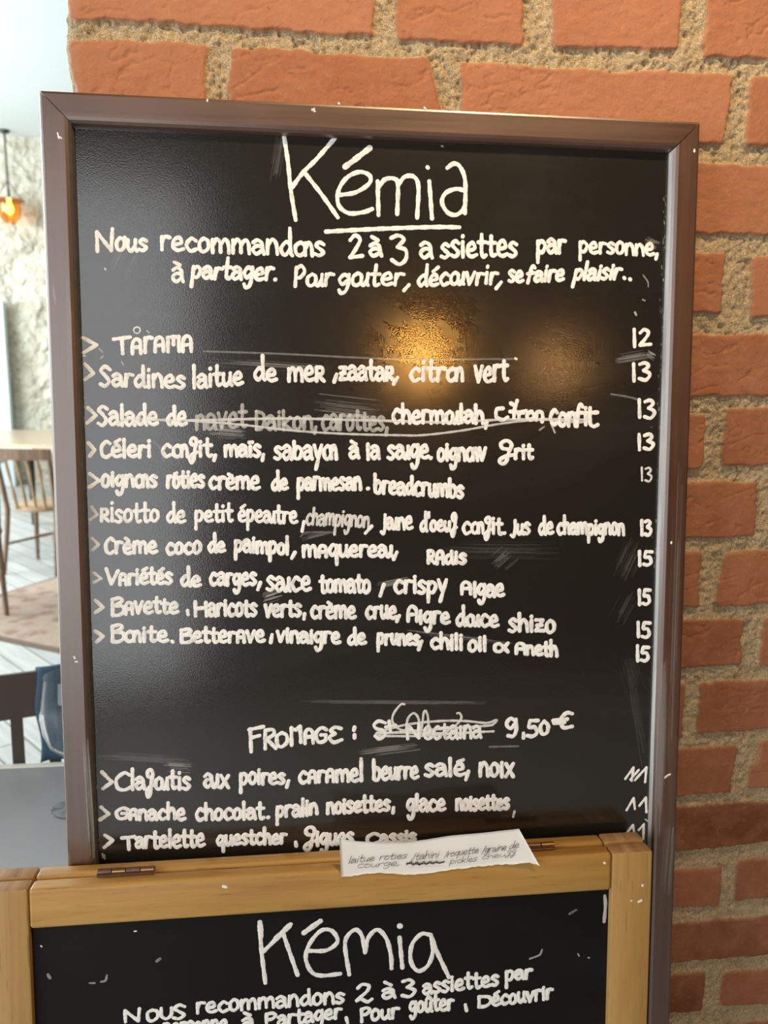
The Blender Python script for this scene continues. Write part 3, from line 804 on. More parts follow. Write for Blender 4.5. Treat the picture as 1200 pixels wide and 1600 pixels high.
chalk_line([('N', 150, 178, 392, 392, 23, 1.6), ('ous', 181, 230, 392, 391, 18), ('recommandòs', 251, 507, 391, 400, 21, 1.85),
            ('2', 545, 567, 405, 404, 34), ('à', 577, 597, 400, 400, 18, 1.7), ('a', 656, 676, 403, 403, 22), ('ssiettes', 689, 808, 402, 400, 23, 1.55),
            ('par', 839, 883, 396, 396, 20), ('personne,', 905, 1028, 394, 399, 17, 1.5, None, 5.2)],
           'two chalk lines advising how many plates to share',
           ["611,372 622,368 631,374 621,386 621,386 634,391 634,405 624,413 612,406", "195,371 196,372"])
chalk_line([('à', 269, 287, 439, 439, 23, 1.5), ('partager.', 299, 432, 434, 437, 18, 1.9, 0.1, 6, 1), ('Púr', 459, 520, 447, 446, 18, 1.85, 0.08),
            ('gúter', 528, 629, 446, 445, 18, 1.9, 0.12), ('décúvrir', 652, 776, 446, 443, 18, 1.85, 0.1),
            ('se', 795, 817, 441, 440, 17), ('φaire', 822, 880, 440, 438, 16, 1.6, 0.15), ('plaisir', 896, 968, 437, 436, 16, 1.6, 0.22)],
           'chalk line ending in the words se faire plaisir',
           ["639,445 631,454", "783,441 775,451", "975,434 976,435", "984,436 985,437"], w=5.6)
chalk_line([('T', 177, 204, 553, 551, 18, 1.6), ('αrαμα', 205, 301, 552, 548, 23)], 'chalk menu line Tarama 12',
           ["130,528 151,539 151,539 131,551", ("214,511 210.5,512.5 209,516 211,520 215,521 218.5,518.5 219,514.5 217,511.8 214,511", 2.2, 0.9), ("130,556 133,556", 3, 0.8)])
chalk_line([('Sardines', 156, 289, 602, 606, 19, 1.75), ('laitue', 301, 379, 606, 600, 19, 1.8), ('de', 397, 432, 594, 594, 19, 1.9),
            ('meρ', 450, 507, 595, 595, 22), ('zaataρ', 530, 615, 594, 594, 20, 1.7), ('citrò', 640, 723, 595, 594, 20, 1.7, 0.05), ('vert', 742, 793, 596, 595, 23, 1.3)],
           'chalk menu line Sardines laitue de mer 13', ["133,569 146,583 146,583 133,593", "526,585 522,597", "621,590 615,600"], d=0.95)
chalk_line([('Salade', 153, 246, 664, 664, 19, 1.6), ('de', 261, 291, 664, 664, 19, 1.6),
            ('navet', 306, 385, 671, 667, 23, 1.5, None, 5.5, 0.42), ('Daikon,', 399, 495, 671, 671, 20, 1.5, None, 5.5, 0.42),
            ('carottes,', 503, 606, 671, 672, 22, 1.35, None, 5.5, 0.40),
            ('chermúlah,', 613, 762, 661, 661, 19, 1.5), ('confiτ'.replace('fiτ', ''), 859, 900, 664, 665, 21), ('φi', 898, 918, 664, 664, 20, 1.5), ('t', 912, 934, 666, 665, 22, 1.35)],
           'chalk menu line Salade with two words struck through 13',
           ["137,637 150,649 150,649 136,661", "786,638 776,640 776,652 786,656 793,652", "798,630 803,633", "808,626 804,640 803,653", "797,643 818,645",
            "811,655 812,646 822,642", "829,643 823,650 828,656 835,651 831,643", "838,656 839,645 846,644 848,651 847,659",
            ("191,655 240,656 290,657 380,655 460,654 540,656 620,658 700,660 780,656 850,655 920,656", 4.0, 0.62),
            ("290,657 370,663 460,673 540,678 620,680 660,680 720,673 790,661 850,656 905,660 921,655", 3.4, 0.62)])
chalk_line([('Céleri', 157, 236, 714, 714, 18, 1.55), ('còfit,', 253, 338, 713, 713, 17, 1.6), ('maïs,', 351, 413, 713, 713, 17),
            ('sabayò', 429, 526, 717, 717, 20, 1.4), ('à', 546, 561, 716, 716, 17), ('la', 573, 593, 717, 717, 19, 1.3), ('sùge.', 606, 675, 716, 716, 21, 1.3, None, None or TW),
            ('oignòv', 684, 759, 719, 719, 18, 1.4), ('f', 779, 801, 716, 716, 14, 1.85), ('rit', 804, 832, 716, 716, 14, 1.6)],
           'chalk menu line Céleri confit 13', ["138,692 148,703 148,703 140,713"])
chalk_line([('oignòs', 159, 245, 760, 760, 18, 1.3), ('rôties', 261, 319, 761, 761, 18, 1.5), ('crème', 327, 405, 764, 764, 18, 1.3), ('de', 425, 449, 765, 765, 16, 1.75),
            ('parmesan', 465, 564, 765, 765, 18), ('.', 572, 578, 764, 764, 10), ('breadcrumbs', 585, 724, 769, 778, 19, 1.5)],
           'chalk menu line Oignons rôtis 13', ["140,740 155,751 155,751 140,761"])
chalk_line([('ρi', 157, 178, 815, 815, 20), ('sotto', 180, 248, 815, 815, 18, 1.7), ('de', 261, 289, 816, 816, 17, 1.85), ('petit', 305, 363, 815, 815, 16, 1.75),
            ('épeùtre', 373, 464, 814, 817, 17, 1.6), ('champignon', 478, 576, 819, 824, 17, 1.5, 0.1, 4.2, 0.72), ('Jùne', 595, 644, 827, 827, 18, 1.4),
            ("d'oeuf", 657, 713, 829, 829, 16, 1.75), ('còfit.', 723, 790, 834, 834, 17, 1.5), ('Jus', 798, 828, 834, 834, 16, 1.5), ('de', 842, 864, 834, 834, 17, 1.6),
            ('champignon', 871, 975, 834, 835, 16, 1.6)],
           'chalk menu line Risotto de petit épeautre 13', [("143,792 152,804 152,804 141,812", 5, 0.7), "475,815 472,830", "581,822 571,833"], w=5.4)
chalk_line([('Crème', 164, 245, 864, 864, 17, 1.6), ('coco', 260, 314, 865, 865, 17), ('de', 326, 351, 862, 862, 15, 1.8), ('paimpol', 367, 451, 861, 866, 17, 1.5),
            ('mαquereù', 473, 613, 869, 870, 17), ('ρα', 668, 694, 880, 880, 19), ('dis', 695, 728, 880, 880, 15, 1.3)],
           'chalk menu line Crème coco de paimpol 15', [("144,841 154,851 154,851 145,859", 5, 0.75), "461,863 456,872", "620,863 615,874"])
chalk_line([('V', 165, 185, 912, 912, 15), ('αriétés', 186, 269, 913, 912, 17, 1.55), ('de', 283, 313, 916, 916, 16, 1.75), ('carges', 328, 400, 914, 914, 18),
            ('sùce', 417, 485, 923, 923, 21), ('tomato', 500, 578, 925, 925, 18, 1.5), ('crispy', 616, 698, 926, 926, 19, 1.4), ('A', 720, 737, 928, 928, 12.5), ('lgae', 740, 787, 931, 932, 18, 1.25)],
           'chalk menu line Variétés de courges 15', [("147,895 158,904 158,904 147,910", 5, 0.8), "407,910 403,921", "600,913 594,931"])
chalk_line([('B', 173, 194, 963, 962, 18), ('αvette', 195, 278, 959, 957, 17, 1.4), ('H', 303, 325, 963, 963, 15.5), ('aricots', 326, 401, 962, 962, 18, 1.4),
            ('verts', 414, 470, 963, 963, 17, 1.5), ('crème', 486, 555, 966, 966, 18, 1.4), ('crue', 572, 619, 966, 966, 18), ('A', 636, 653, 971, 971, 15.5), ('igre', 655, 702, 973, 974, 17, 1.3),
            ('dúce', 713, 778, 977, 978, 17, 1.7), ('shizo', 795, 867, 986, 988, 19, 1.5)],
           'chalk menu line Bavette haricots verts 15', ["149,938 161,949 161,949 149,957", "293,954 294,960", "476,959 475,967", "624,962 620,971"], d=0.95)
chalk_line([('B', 173, 194, 1004, 1003, 17), ('òite', 195, 262, 1002, 1002, 16, 1.55), ('B', 281, 301, 1004, 1004, 15), ('etterαve', 302, 413, 1003, 1003, 16, 1.5),
            ('vinaigre', 433, 531, 1002, 1005, 16, 1.4), ('de', 544, 571, 1006, 1006, 15, 1.7), ('prunes', 590, 655, 1006, 1007, 15), ('chili', 673, 723, 1013, 1015, 16, 1.5),
            ('oil', 732, 760, 1017, 1017, 15, 1.4), ('∝', 772, 794, 1018, 1019, 14), ('A', 805, 822, 1021, 1022, 10.5), ('neth', 823, 871, 1022, 1025, 14, 1.6)],
           'chalk menu line Bonite betterave 15', ["149,986 161,994 161,994 151,1003", "269,1002 270,1003", "425,992 423,1004", "659,1002 654,1015"])
for t_, x0_, x1_, yb_, h_, lab in (('12', 988, 1017, 541, 25, 'chalk price 12'), ('13', 987, 1017, 594, 28, 'upper chalk price 13'), ('13', 996, 1024, 653, 27, 'second chalk price 13'),
        ('13', 996, 1022, 702, 25, 'third chalk price 13'), ('13', 1001, 1019, 752, 21, 'small thin chalk price 13'), ('13', 1001, 1018, 836, 24, 'lowest chalk price 13'), ('15', 997, 1019, 883, 23, 'upper chalk price 15'),
        ('15', 997, 1016, 945, 22, 'second chalk price 15'), ('15', 995, 1016, 995, 22, 'third chalk price 15'), ('15', 994, 1014, 1032, 23, 'lowest chalk price 15')):
    thin = 'thin' in lab
    chalk_line([(t_, x0_, x1_, yb_, yb_, h_, None, None, 3.2 if thin else 5.4, 0.8 if thin else 1.0)], lab)
chalk_line([], 'upper chalk price 11, gone over twice', ["977,1217 990,1199 990,1199 987,1220", "985,1218 998,1203", "992,1219 1010,1199 1010,1199 1008,1222"], w=3.7)
chalk_line([], 'middle chalk price 11', ["979,1266 990,1247 990,1247 992,1264", "999,1259 1009,1246 1009,1246 1010,1269"], w=3.7)
chalk_line([], 'lowest chalk price 11', ["980,1301 989,1289 989,1289 991,1302", "998,1297 1006,1288 1006,1288 1005,1311"], w=3.7)
chalk_line([('F', 388, 413, 1174, 1172, 24), ('R', 412, 432, 1170, 1169, 20.5), ('O', 431, 450, 1166, 1166, 15), ('Π', 454, 471, 1165, 1163, 27), ('A', 475, 491, 1162, 1161, 15), ('G', 492, 511, 1160, 1160, 15.5),
            ('E', 513, 534, 1160, 1160, 16), ('9', 790, 809, 1151, 1151, 30), ('5', 823, 841, 1150, 1149, 27), ('0', 843, 858, 1147, 1147, 20), ('€', 864, 894, 1140, 1139, 26)],
           'chalk line Fromage with its cheese name scratched out 9,50 €', ["554,1136 553,1141", "554,1148 554,1153", "818,1146 818,1153"])
scr = crop(570, 1080, 920, ["110,170 75,160 50,180 62,200 100,212 108,235 80,255 55,240", "130,160 138,215", "112,192 165,182",
                            "230,255 225,175 225,175 290,250 290,250 290,170"])
it = [(s, 5.4, 0.95) for s in scr] + [(s, 5.0, 0.9) for s in word('ectaιna', 662, 752, 1155, 1152, 19, 1.3)]
it += [(s, 3.6, 0.72) for s in crop(570, 1080, 920, [
    "60,228 200,222 400,228 690,215", "70,240 300,240 480,228 640,216", "65,222 220,180 400,160 540,160 650,170 705,155 690,175 640,186 300,210 90,226",
    "212,70 192,72 155,120 150,165 190,205 300,216", "225,215 230,150 260,118 285,140 300,200 308,180 315,120 325,105 337,130 345,190 370,222 420,222 480,190 517,145 508,118 495,118"])]
lettering('lettering', FACE, it, M['chalk'], panel, 'scratched-out cheese name under tangled chalk loops')
chalk_line([('C', 179, 204, 1235, 1234, 19), ('lafútis', 205, 297, 1234, 1232, 19, 1.6), ('ùx', 319, 358, 1230, 1230, 20), ('poires', 375, 445, 1225, 1224, 17, 1.4), ('cαrαmel', 467, 567, 1223, 1220, 18, 1.8),
            ('beurre', 583, 653, 1219, 1215, 18, 1.6), ('salé', 664, 726, 1212, 1211, 18, 1.4), ('noix', 749, 803, 1213, 1213, 20, 1.3)],
           'chalk dessert line Clafoutis 11', ["159,1206 175,1222 175,1222 161,1232", "451,1220 448,1230", "732,1205 728,1218"])
chalk_line([('G', 180, 201, 1279, 1279, 12), ('αnache', 202, 289, 1280, 1280, 16, 1.5), ('chocolat', 306, 412, 1281, 1279, 17, 1.55), ('.', 416, 422, 1277, 1277, 9),
            ('pralin', 432, 496, 1277, 1272, 16, 1.5), ('noisettes', 511, 609, 1271, 1266, 16, 1.6), ('glace', 636, 695, 1267, 1266, 17, 1.5), ('noisettes', 713, 795, 1266, 1264, 16, 1.4)],
           'chalk dessert line Ganache chocolat 11', ["158,1261 170,1272 170,1272 156,1281", "615,1262 614,1270", ("804,1268 802,1276", 4, 0.8)])
chalk_line([('T', 190, 211, 1327, 1326, 14), ('artelette', 212, 319, 1325, 1322, 17, 1.6), ('questcher', 339, 447, 1320, 1318, 15, 1.6), ('f', 475, 493, 1321, 1320, 16, 1.75), ('igues', 494, 552, 1321, 1318, 17, 1.4),
            ('C', 572, 592, 1319, 1318, 11), ('assis', 594, 650, 1317, 1315, 13, 1.3)],
           'chalk dessert line Tartelette 11', ["164,1305 176,1313 176,1313 163,1324", "462,1316 463,1322"])
# stray chalk traces left by wiping and by hands
it = []
for s, w, d in (("318,549 440,553 620,561 806,561", 3.0, 0.16), 
                ("1090,1080 1091,1081", 1, 0.0), ("1005,430 1012,440 1013,448", 2, 0.3), ("992,488 994,492", 3, 0.5),
                ("1000,625 980,620 955,616", 3, 0.16), ("843,672 850,667", 2.5, 0.4), ("862,664 867,676", 3, 0.5), ("470,838 480,832 520,832", 3, 0.12),
                ("765,1167 810,1166", 3, 0.16), ("164,420 165,421", 3, 0.9), ("230,517 233,520", 2.5, 0.6),
                ("805,560 807,561", 3.5, 0.9), ("160,1334 161,1340", 3, 0.4), ("163,1336 164,1342", 3, 0.35), ("1012,1283 1008,1280", 2, 0.7),
                ("190,565 193,570", 2, 0.5), ("158,560 161,557", 3, 0.35), ("155,545 160,550", 3, 0.3), ("1004,468 1008,470", 2, 0.4), ("640,985 800,1005", 2, 0.08),
                ("240,690 250,700 256,720", 3, 0.12), ("690,228 692,229", 2.5, 0.5), ("563,207 566,208", 3, 0.5)):
    it.append((pts(s), w, d))
def wipe(x0, y0, x1, y1, spread, n, d, bend=0.0):
    out = []
    L = math.hypot(x1 - x0, y1 - y0); nx, ny = -(y1 - y0) / L, (x1 - x0) / L
    for _ in range(n):
        o = rnd.gauss(0, spread * 0.5); a = rnd.uniform(0, 0.35); b = rnd.uniform(0.6, 1.0)
        P = []
        for t in (a, (a + b) / 2, b):
            k = o + bend * math.sin(math.pi * t)
            P.append((x0 + (x1 - x0) * t + nx * k, y0 + (y1 - y0) * t + ny * k))
        out.append((P, rnd.uniform(0.8, 2.2), d * rnd.uniform(0.4, 1.0)))
    return out
it += wipe(322, 672, 385, 676, 10, 22, 0.13) + wipe(490, 634, 600, 646, 16, 24, 0.07) + wipe(968, 905, 996, 845, 20, 30, 0.02) + wipe(965, 975, 992, 925, 14, 20, 0.02)
it += wipe(560, 1176, 660, 1164, 7, 16, 0.11) + wipe(255, 1194, 302, 1197, 7, 18, 0.12) + wipe(960, 562, 1020, 552, 8, 20, 0.08) + wipe(1010, 552, 1024, 560, 8, 14, 0.14)
it += wipe(322, 564, 530, 578, 8, 10, 0.10) + wipe(470, 842, 520, 830, 6, 8, 0.10) + wipe(690, 860, 880, 862, 22, 26, 0.018) + wipe(772, 885, 800, 860, 14, 20, 0.05) + wipe(410, 935, 440, 925, 8, 16, 0.18)
it += wipe(590, 915, 640, 905, 5, 12, 0.16) + wipe(980, 1020, 996, 1080, 14, 18, 0.02) + wipe(205, 380, 180, 430, 18, 14, 0.07) + wipe(985, 1040, 1010, 1200, 10, 16, 0.015) + wipe(440, 200, 425, 290, 8, 10, 0.05) + wipe(690, 655, 760, 640, 9, 14, 0.08)
it += wipe(1008, 375, 1030, 385, 8, 12, 0.14) + wipe(470, 1097, 800, 1100, 4, 12, 0.04) + wipe(150, 1180, 300, 1188, 12, 12, 0.05) + wipe(620, 985, 810, 1006, 5, 8, 0.05)
# chalk dust caught along the edges of the frame
for (xa, ya, xb, yb, dd) in ((127, 600, 150, 1330, 0.30), (1042, 300, 1018, 1320, 0.16)):
    for _ in range(170):
        t = rnd.random(); off = abs(rnd.gauss(0, 3.4)) * (1 if xa < 500 else -1)
        px, py = xa + (xb - xa) * t + off, ya + (yb - ya) * t
        it.append(([(px, py), (px + rnd.uniform(-0.8, 0.8), py + rnd.uniform(0.5, 5))], rnd.uniform(0.8, 2.0), dd * rnd.uniform(0.3, 1.0)))
lettering('chalk_smudge', FACE, it, M['chalk'], panel, lift=0.00002)
for k, (st, xs_, w) in enumerate(((top_rail, ["488,171 488,172", "491,170 491,171", "491,174 492,174", "529,161 530,162", "663,168 665,170", "324,156 324,158"], 2.8),
                                  (left_stile, ["90,208 92,216", "93,214 96,216", "116,1026 117,1029", "118,1034 121,1034"], 2.6),
                                  (right_stile, ["1085,234 1085,237", "1049,847 1049,849", "1039,1215 1044,1211 1047,1210"], 2.8))):
    if st is not top_rail:
        sc_ = wipe(133, 1140, 146, 1345, 9, 26, 0.09) + wipe(108, 420, 112, 640, 7, 8, 0.06) + wipe(80, 440, 88, 480, 4, 6, 0.15) if st is left_stile else wipe(1040, 1020, 1030, 1330, 7, 30, 0.08) + wipe(1050, 1290, 1042, 1400, 12, 24, 0.06) + wipe(1062, 700, 1045, 1200, 10, 12, 0.05)
        lettering('scuff', FRONT, sc_, M['chalk'], st, lift=0.00002)
    lettering('paint_speck', FRONT, [(pts(s), w, 0.95) for s in xs_], M['chalk'], st)

# ------------------------------------------------------------------ the folded pine board in front
PINE_D = 0.0385                                        # its front face stands this far before the big frame
P_O = BASE + NB * PINE_D
PF = Plane(P_O, 0.0)
a0 = PF.loc(44, 1392); a1 = PF.loc(956, 1331); ztop = (a0[2] + a1[2]) / 2
x_in0 = PF.loc(46, 1454)[0]; x_in1 = PF.loc(955, 1400)[0]
x_out1 = PF.loc(1018, 1400)[0]; x_out0 = x_in0 - (x_out1 - x_in1)
z_rail = (PF.loc(46, 1453)[2] + PF.loc(955, 1392)[2]) / 2
# foot of this board on the floor
pz0 = -P_O[2] / UV[2]
pine = empty('sandwich_board', matrix=frame_matrix(P_O + UV * pz0))
tag(pine, 'folded pine sandwich chalkboard standing in front of the dark-framed menu', 'chalkboard')
PF.o = P_O + UV * pz0; PF.p0 = PF.o.copy()
ztop -= pz0; z_rail -= pz0
TH = 0.0175
def pine_leaf(y0, y1, top, front):
    bv = 0.0022
    rt = top - 0.0005
    for sx0, sx1 in ((x_out0, x_in0 - 0.0004), (x_in1 + 0.0004, x_out1)):
        bm = bmesh.new(); add_box(bm, sx0, sx1, y0, y1, 0.0, top, bv, 2)
        o = bm_obj('stile', bm, [M['pine_z'], M['pine_end']], pine, True)
        for p in o.data.polygons:
            if p.normal.z > 0.7: p.material_index = 1
    bm = bmesh.new(); add_box(bm, x_in0, x_in1, y0, y1, z_rail, rt, 0.0035, 3)
    r = bm_obj('rail', bm, M['pine_x'], pine, True)
    bm = bmesh.new(); add_box(bm, x_in0, x_in1, y0, y1, 0.13, 0.175, bv, 2)
    bm_obj('rail', bm, M['pine_x'], pine, True)
    bm = bmesh.new(); add_box(bm, x_in0 - 0.002, x_in1 + 0.002, (y0 + y1) / 2 - 0.002, (y0 + y1) / 2 + 0.002, 0.174, z_rail + 0.001)
    return r, bm_obj('panel', bm, M['slate_low'], pine)
p_rail, p_panel = pine_leaf(0.0, TH, ztop, True)
pine_leaf(TH + 0.0025, 2 * TH + 0.0025, ztop + 0.0012, False)
PP = Plane(PF.o, TH / 2 - 0.002)
def hinge(px0, px1, py):
    a, b = PF.loc(px0, py)[0], PF.loc(px1, py)[0]
    zc = ztop + 0.0008; yc = TH + 0.0012
    bm = bmesh.new()
    add_box(bm, a, b, yc - 0.006, yc + 0.006, zc - 0.0006, zc + 0.0006, 0.0002, 1)
    h = bm_obj('hinge', bm, M['rust'], pine)
    n = 4
    for i in range(n):
        bm = bmesh.new(); l = (b - a) / n
        add_tube(bm, [(a + i * l + 0.0005, yc, zc + 0.0012), (a + (i + 1) * l - 0.0005, yc, zc + 0.0012)], 0.0028, 12)
        bm_obj('knuckle', bm, M['brass'] if i % 2 else M['rust'], h, True)
hinge(144, 236, 1362); hinge(790, 876, 1320)
t2 = crop(380, 1420, 720, ["92,75 100,220 122,408", "262,85 190,158 112,235", "222,140 260,250 300,365",
    "365,232 460,228 520,180 490,122 430,120 368,190 345,270 375,345 430,368 535,358",
    "585,362 562,210 575,150 620,115 655,150 672,240", "672,240 690,160 740,115 790,165 815,260 818,328", "862,158 878,325",
    "1030,142 980,140 930,200 925,290 965,342 1020,310 1046,230 1035,145", "1035,145 1070,240 1135,378"])
lettering('lettering', PP, [(s, 6.6, 0.92) for s in t2] + [(s, 8.5, 0.9) for s in crop(380, 1420, 720, ["92,75 98,150", "425,68 380,100 335,132", "862,94 866,96", "255,92 180,165"])],
          M['chalk'], p_panel, 'hand-lettered title Kémia')
def pine_line(words, label, extra=()):
    it = []
    for e in words:
        for s in word(*e[:6], *(e[6:7] or (1.5,))): it.append((s, 5.6, 0.97))
    for s in extra: it.append((pts(s), 5.6, 0.97))
    lettering('lettering', PP, it, M['chalk'], p_panel, label)
pine_line([('N', 194, 220, 1597, 1596, 14), ('O', 229, 248, 1595, 1594, 12), ('U', 250, 270, 1592, 1591, 12), ('s', 270, 290, 1592, 1590, 20), ('recommandons', 307, 538, 1583, 1566, 16, 1.5),
           ('à', 597, 618, 1560, 1558, 15, 1.9), ('3', 627, 650, 1557, 1556, 25), ('assiettes', 661, 779, 1553, 1539, 16, 1.5), ('par', 790, 831, 1532, 1528, 14)],
          'slanting chalk line advising how many plates', ["559,1544 566,1538 576,1540 574,1548 561,1560 557,1564 564,1561 574,1565 581,1561"])
pine_line([('personne', 255, 355, 1614, 1608, 15), ('à', 378, 397, 1608, 1606, 15, 1.7), ('P', 414, 432, 1603, 1602, 15), ('artager', 434, 533, 1603, 1590, 15, 1.5), ('P', 563, 579, 1597, 1595, 16),
           ('our', 580, 623, 1594, 1590, 15), ('goûter', 640, 708, 1582, 1577, 16, 1.7), ('D', 746, 768, 1574, 1572, 12), ('écouvrir', 769, 863, 1571, 1560, 15, 1.5)],
          'slanting chalk line ending in Découvrir', ["541,1590 543,1598", "727,1570 729,1579"])
lettering('chalk_smudge', PP, [(pts(s), w, d) for s, w, d in (("245,1502 250,1498", 5, 0.2), ("140,1536 148,1536", 3, 0.3), ("158,1534 165,1532 167,1524", 3.5, 0.3),
    ("75,1523 78,1528", 5, 0.3), ("64,1478 65,1479", 3, 0.9), ("210,1455 213,1455", 2.4, 0.9), ("828,1498 843,1492 847,1484", 3, 0.35), ("903,1490 905,1494", 2, 0.4), ("919,1496 921,1497", 2, 0.4), ("890,1428 900,1422", 4, 0.15), ("945,1400 946,1415 944,1440", 5, 0.5))],
    M['chalk'], p_panel, lift=0.00002)
lettering('paint_speck', PF, [(pts(s), w, 0.95) for s, w in (("944,1348 945,1349", 3.6), ("1004,1383 1004,1384", 3.6), ("998,1409 1002,1407", 4), ("986,1407 987,1408", 2), ("349,1385 353,1386", 5))], M['speck_ink'] if 'speck_ink' in M else M['chalk'], p_rail)

# ------------------------------------------------------------------ paper note on the pine rail
def note():
    depth = -0.0012
    NP = Plane(PF.o, depth)
    o0 = NP.loc(530, 1370)
    root = empty('paper_note', matrix=frame_matrix(PF.o + UX * o0[0] - NB * depth + UV * o0[2]))
    tag(root, 'torn strip of white paper with pen notes stuck over the pine rail', 'note')
    C = lambda s: crop(520, 1280, 860, [s])[0]
    top = C("35,95 60,106 130,117 260,124 400,125 520,112 650,90 800,74 920,60 1025,50")
    bot = C("45,318 160,305 280,296 390,307 490,303 580,289 700,274 800,262 900,253 1000,244 1075,233 1120,240 1135,246")
    N_, R_ = 60, 14
    def resample(L, n):
        L = np.array(L); d = np.r_[0, np.cumsum(np.linalg.norm(np.diff(L, axis=0), axis=1))]
        return np.stack([np.interp(np.linspace(0, d[-1], n), d, L[:, k]) for k in (0, 1)], -1)
    T, B = resample(top, N_), resample(bot, N_)
    B[:, 1] += np.array([rnd.uniform(-0.9, 0.9) for _ in range(N_)])
    V, F = [], []
    for i in range(N_):
        for j in range(R_):
            s = j / (R_ - 1); p = T[i] * (1 - s) + B[i] * s
            u = i / (N_ - 1)
            p = p + np.array([0.0, 0.0]) 
            l = NP.loc(*p) - o0
            l[1] = -0.0008 * (1 + math.sin(u * 9)) * (1 - s) - 0.0035 * max(0, u - 0.82) / 0.18 * s - 0.0012 * max(0, 0.1 - u) / 0.1
            V.append(l)
    n0 = len(V)
    V += [v + np.array([0, 0.00012, 0]) for v in V]
    for i in range(N_ - 1):
        for j in range(R_ - 1):
            a = i * R_ + j
            F.append((a, a + R_, a + R_ + 1, a + 1)); F.append((n0 + a, n0 + a + 1, n0 + a + R_ + 1, n0 + a + R_))
    rim = [i * R_ for i in range(N_)] + [(N_ - 1) * R_ + j for j in range(1, R_)] + [i * R_ + R_ - 1 for i in range(N_ - 2, -1, -1)] + [j for j in range(R_ - 2, 0, -1)]
    for a, b in zip(rim, rim[1:] + rim[:1]): F.append((a, b, n0 + b, n0 + a))
    sheet = mesh_obj('sheet', V, F, M['paper'], root, smooth=True)
    # pen writing follows the sheet
    class Shift:
        def loc(s, px, py):
            l = NP.loc(px, py) - o0
            lf = (px - 530) / 300
            l[1] = -0.0018 - 0.0008 * max(0.0, min(1.0, (1345 - py) / 40)) 
            return l
        def scale(s, px, py): return NP.scale(px, py)
    it = []
    k = 340 / 1200
    def pw(t, a, b, y0, y1, xh, asc=1.8, w=1.35, d=0.68, slant=0.35):
        for s in word(t, 520 + a * k, 520 + b * k, 1280 + y0 * k, 1280 + y1 * k, xh * k, asc, slant, 0.8, 0.04): it.append((s, w, d))
    pw('laitue', 82, 225, 240, 225, 24); pw('rotιes', 252, 405, 222, 208, 22); pw('/tahini', 432, 580, 222, 205, 24); pw('/roquette', 612, 798, 205, 180, 22)
    pw('/graine', 818, 950, 182, 165, 24); pw('de', 965, 1020, 160, 150, 22)
    pw('courge,', 130, 365, 265, 250, 20, d=0.6); pw('pickles', 640, 790, 243, 225, 20, d=0.6); pw('cheuff', 815, 1000, 218, 195, 18, d=0.5)
    for s in crop(520, 1280, 860, ["405,245 430,232 440,248 462,232 475,247 500,230 512,245 535,228 548,242 570,228 582,238 612,228", "405,238 470,242 540,236 610,233"]): it.append((s, 2.0, 0.9))
    lettering('handwriting', Shift(), it, M['pen'], sheet, 'thin black cursive pen writing', lift=0.0, thick=0.00003)
note()

# ------------------------------------------------------------------ near table, glass, chair and napkin
TZ = 0.75
far = at_z(TZ, 50, 1193); 
xr = at_y(WALL_Y, 108, 900)[0] - 0.022
ty1 = far[1]; ty0 = WALL_Y + 0.06; tx1 = xr; tx0 = tx1 - 0.72
def rounded(x0, x1, y0, y1, r, bow, n=10):
    out = []
    for cx, cy, a in ((x1 - r, y1 - r, 0), (x0 + r, y1 - r, 90), (x0 + r, y0 + r, 180), (x1 - r, y0 + r, 270)):
        for k in range(n + 1):
            t = math.radians(a + 90 * k / n); out.append([cx + r * math.cos(t), cy + r * math.sin(t)])
    return out
def slab(bm, outline, z0, z1):
    b = [bm.verts.new((p[0], p[1], z0)) for p in outline]; t = [bm.verts.new((p[0], p[1], z1)) for p in outline]
    n = len(outline)
    bm.faces.new(b[::-1]); bm.faces.new(t)
    for i in range(n): bm.faces.new((b[i], b[(i + 1) % n], t[(i + 1) % n], t[i]))
tcx, tcy = (tx0 + tx1) / 2, (ty0 + ty1) / 2
table = empty('bistro_table', (tcx, tcy, 0))
tag(table, 'grey-topped bistro table with a pale metal rim beside the brick wall', 'table')
ol = [(p[0] - tcx, p[1] - tcy) for p in rounded(tx0 + 0.004, tx1 - 0.004, ty0 + 0.004, ty1 - 0.004, 0.10, 0)]
bm = bmesh.new(); slab(bm, ol, 0.722, 0.7495); bm_obj('tabletop', bm, M['grey_top'], table)
bm = bmesh.new()
oo = rounded(tx0, tx1, ty0, ty1, 0.104, 0); oi = rounded(tx0 + 0.015, tx1 - 0.015, ty0 + 0.015, ty1 - 0.015, 0.089, 0)
rings = []
for L, z in ((oi, 0.718), (oo, 0.718), (oo, 0.7505), (oi, 0.7520)):
    rings.append([bm.verts.new((p[0] - tcx, p[1] - tcy, z)) for p in L])
for a, b in zip(rings, rings[1:] + rings[:1]):
    for i in range(len(a)): bm.faces.new((a[i], a[(i + 1) % len(a)], b[(i + 1) % len(a)], b[i]))
bm_obj('rim', bm, M['steel'], table, True)
bm = bmesh.new(); add_tube(bm, [(0, 0, 0.02), (0, 0, 0.722)], 0.032, 20); bm_obj('pedestal', bm, M['iron'], table, True)
bm = bmesh.new(); add_box(bm, -0.2, 0.2, -0.2, 0.2, 0, 0.02, 0.008); bm_obj('base', bm, M['iron'], table)

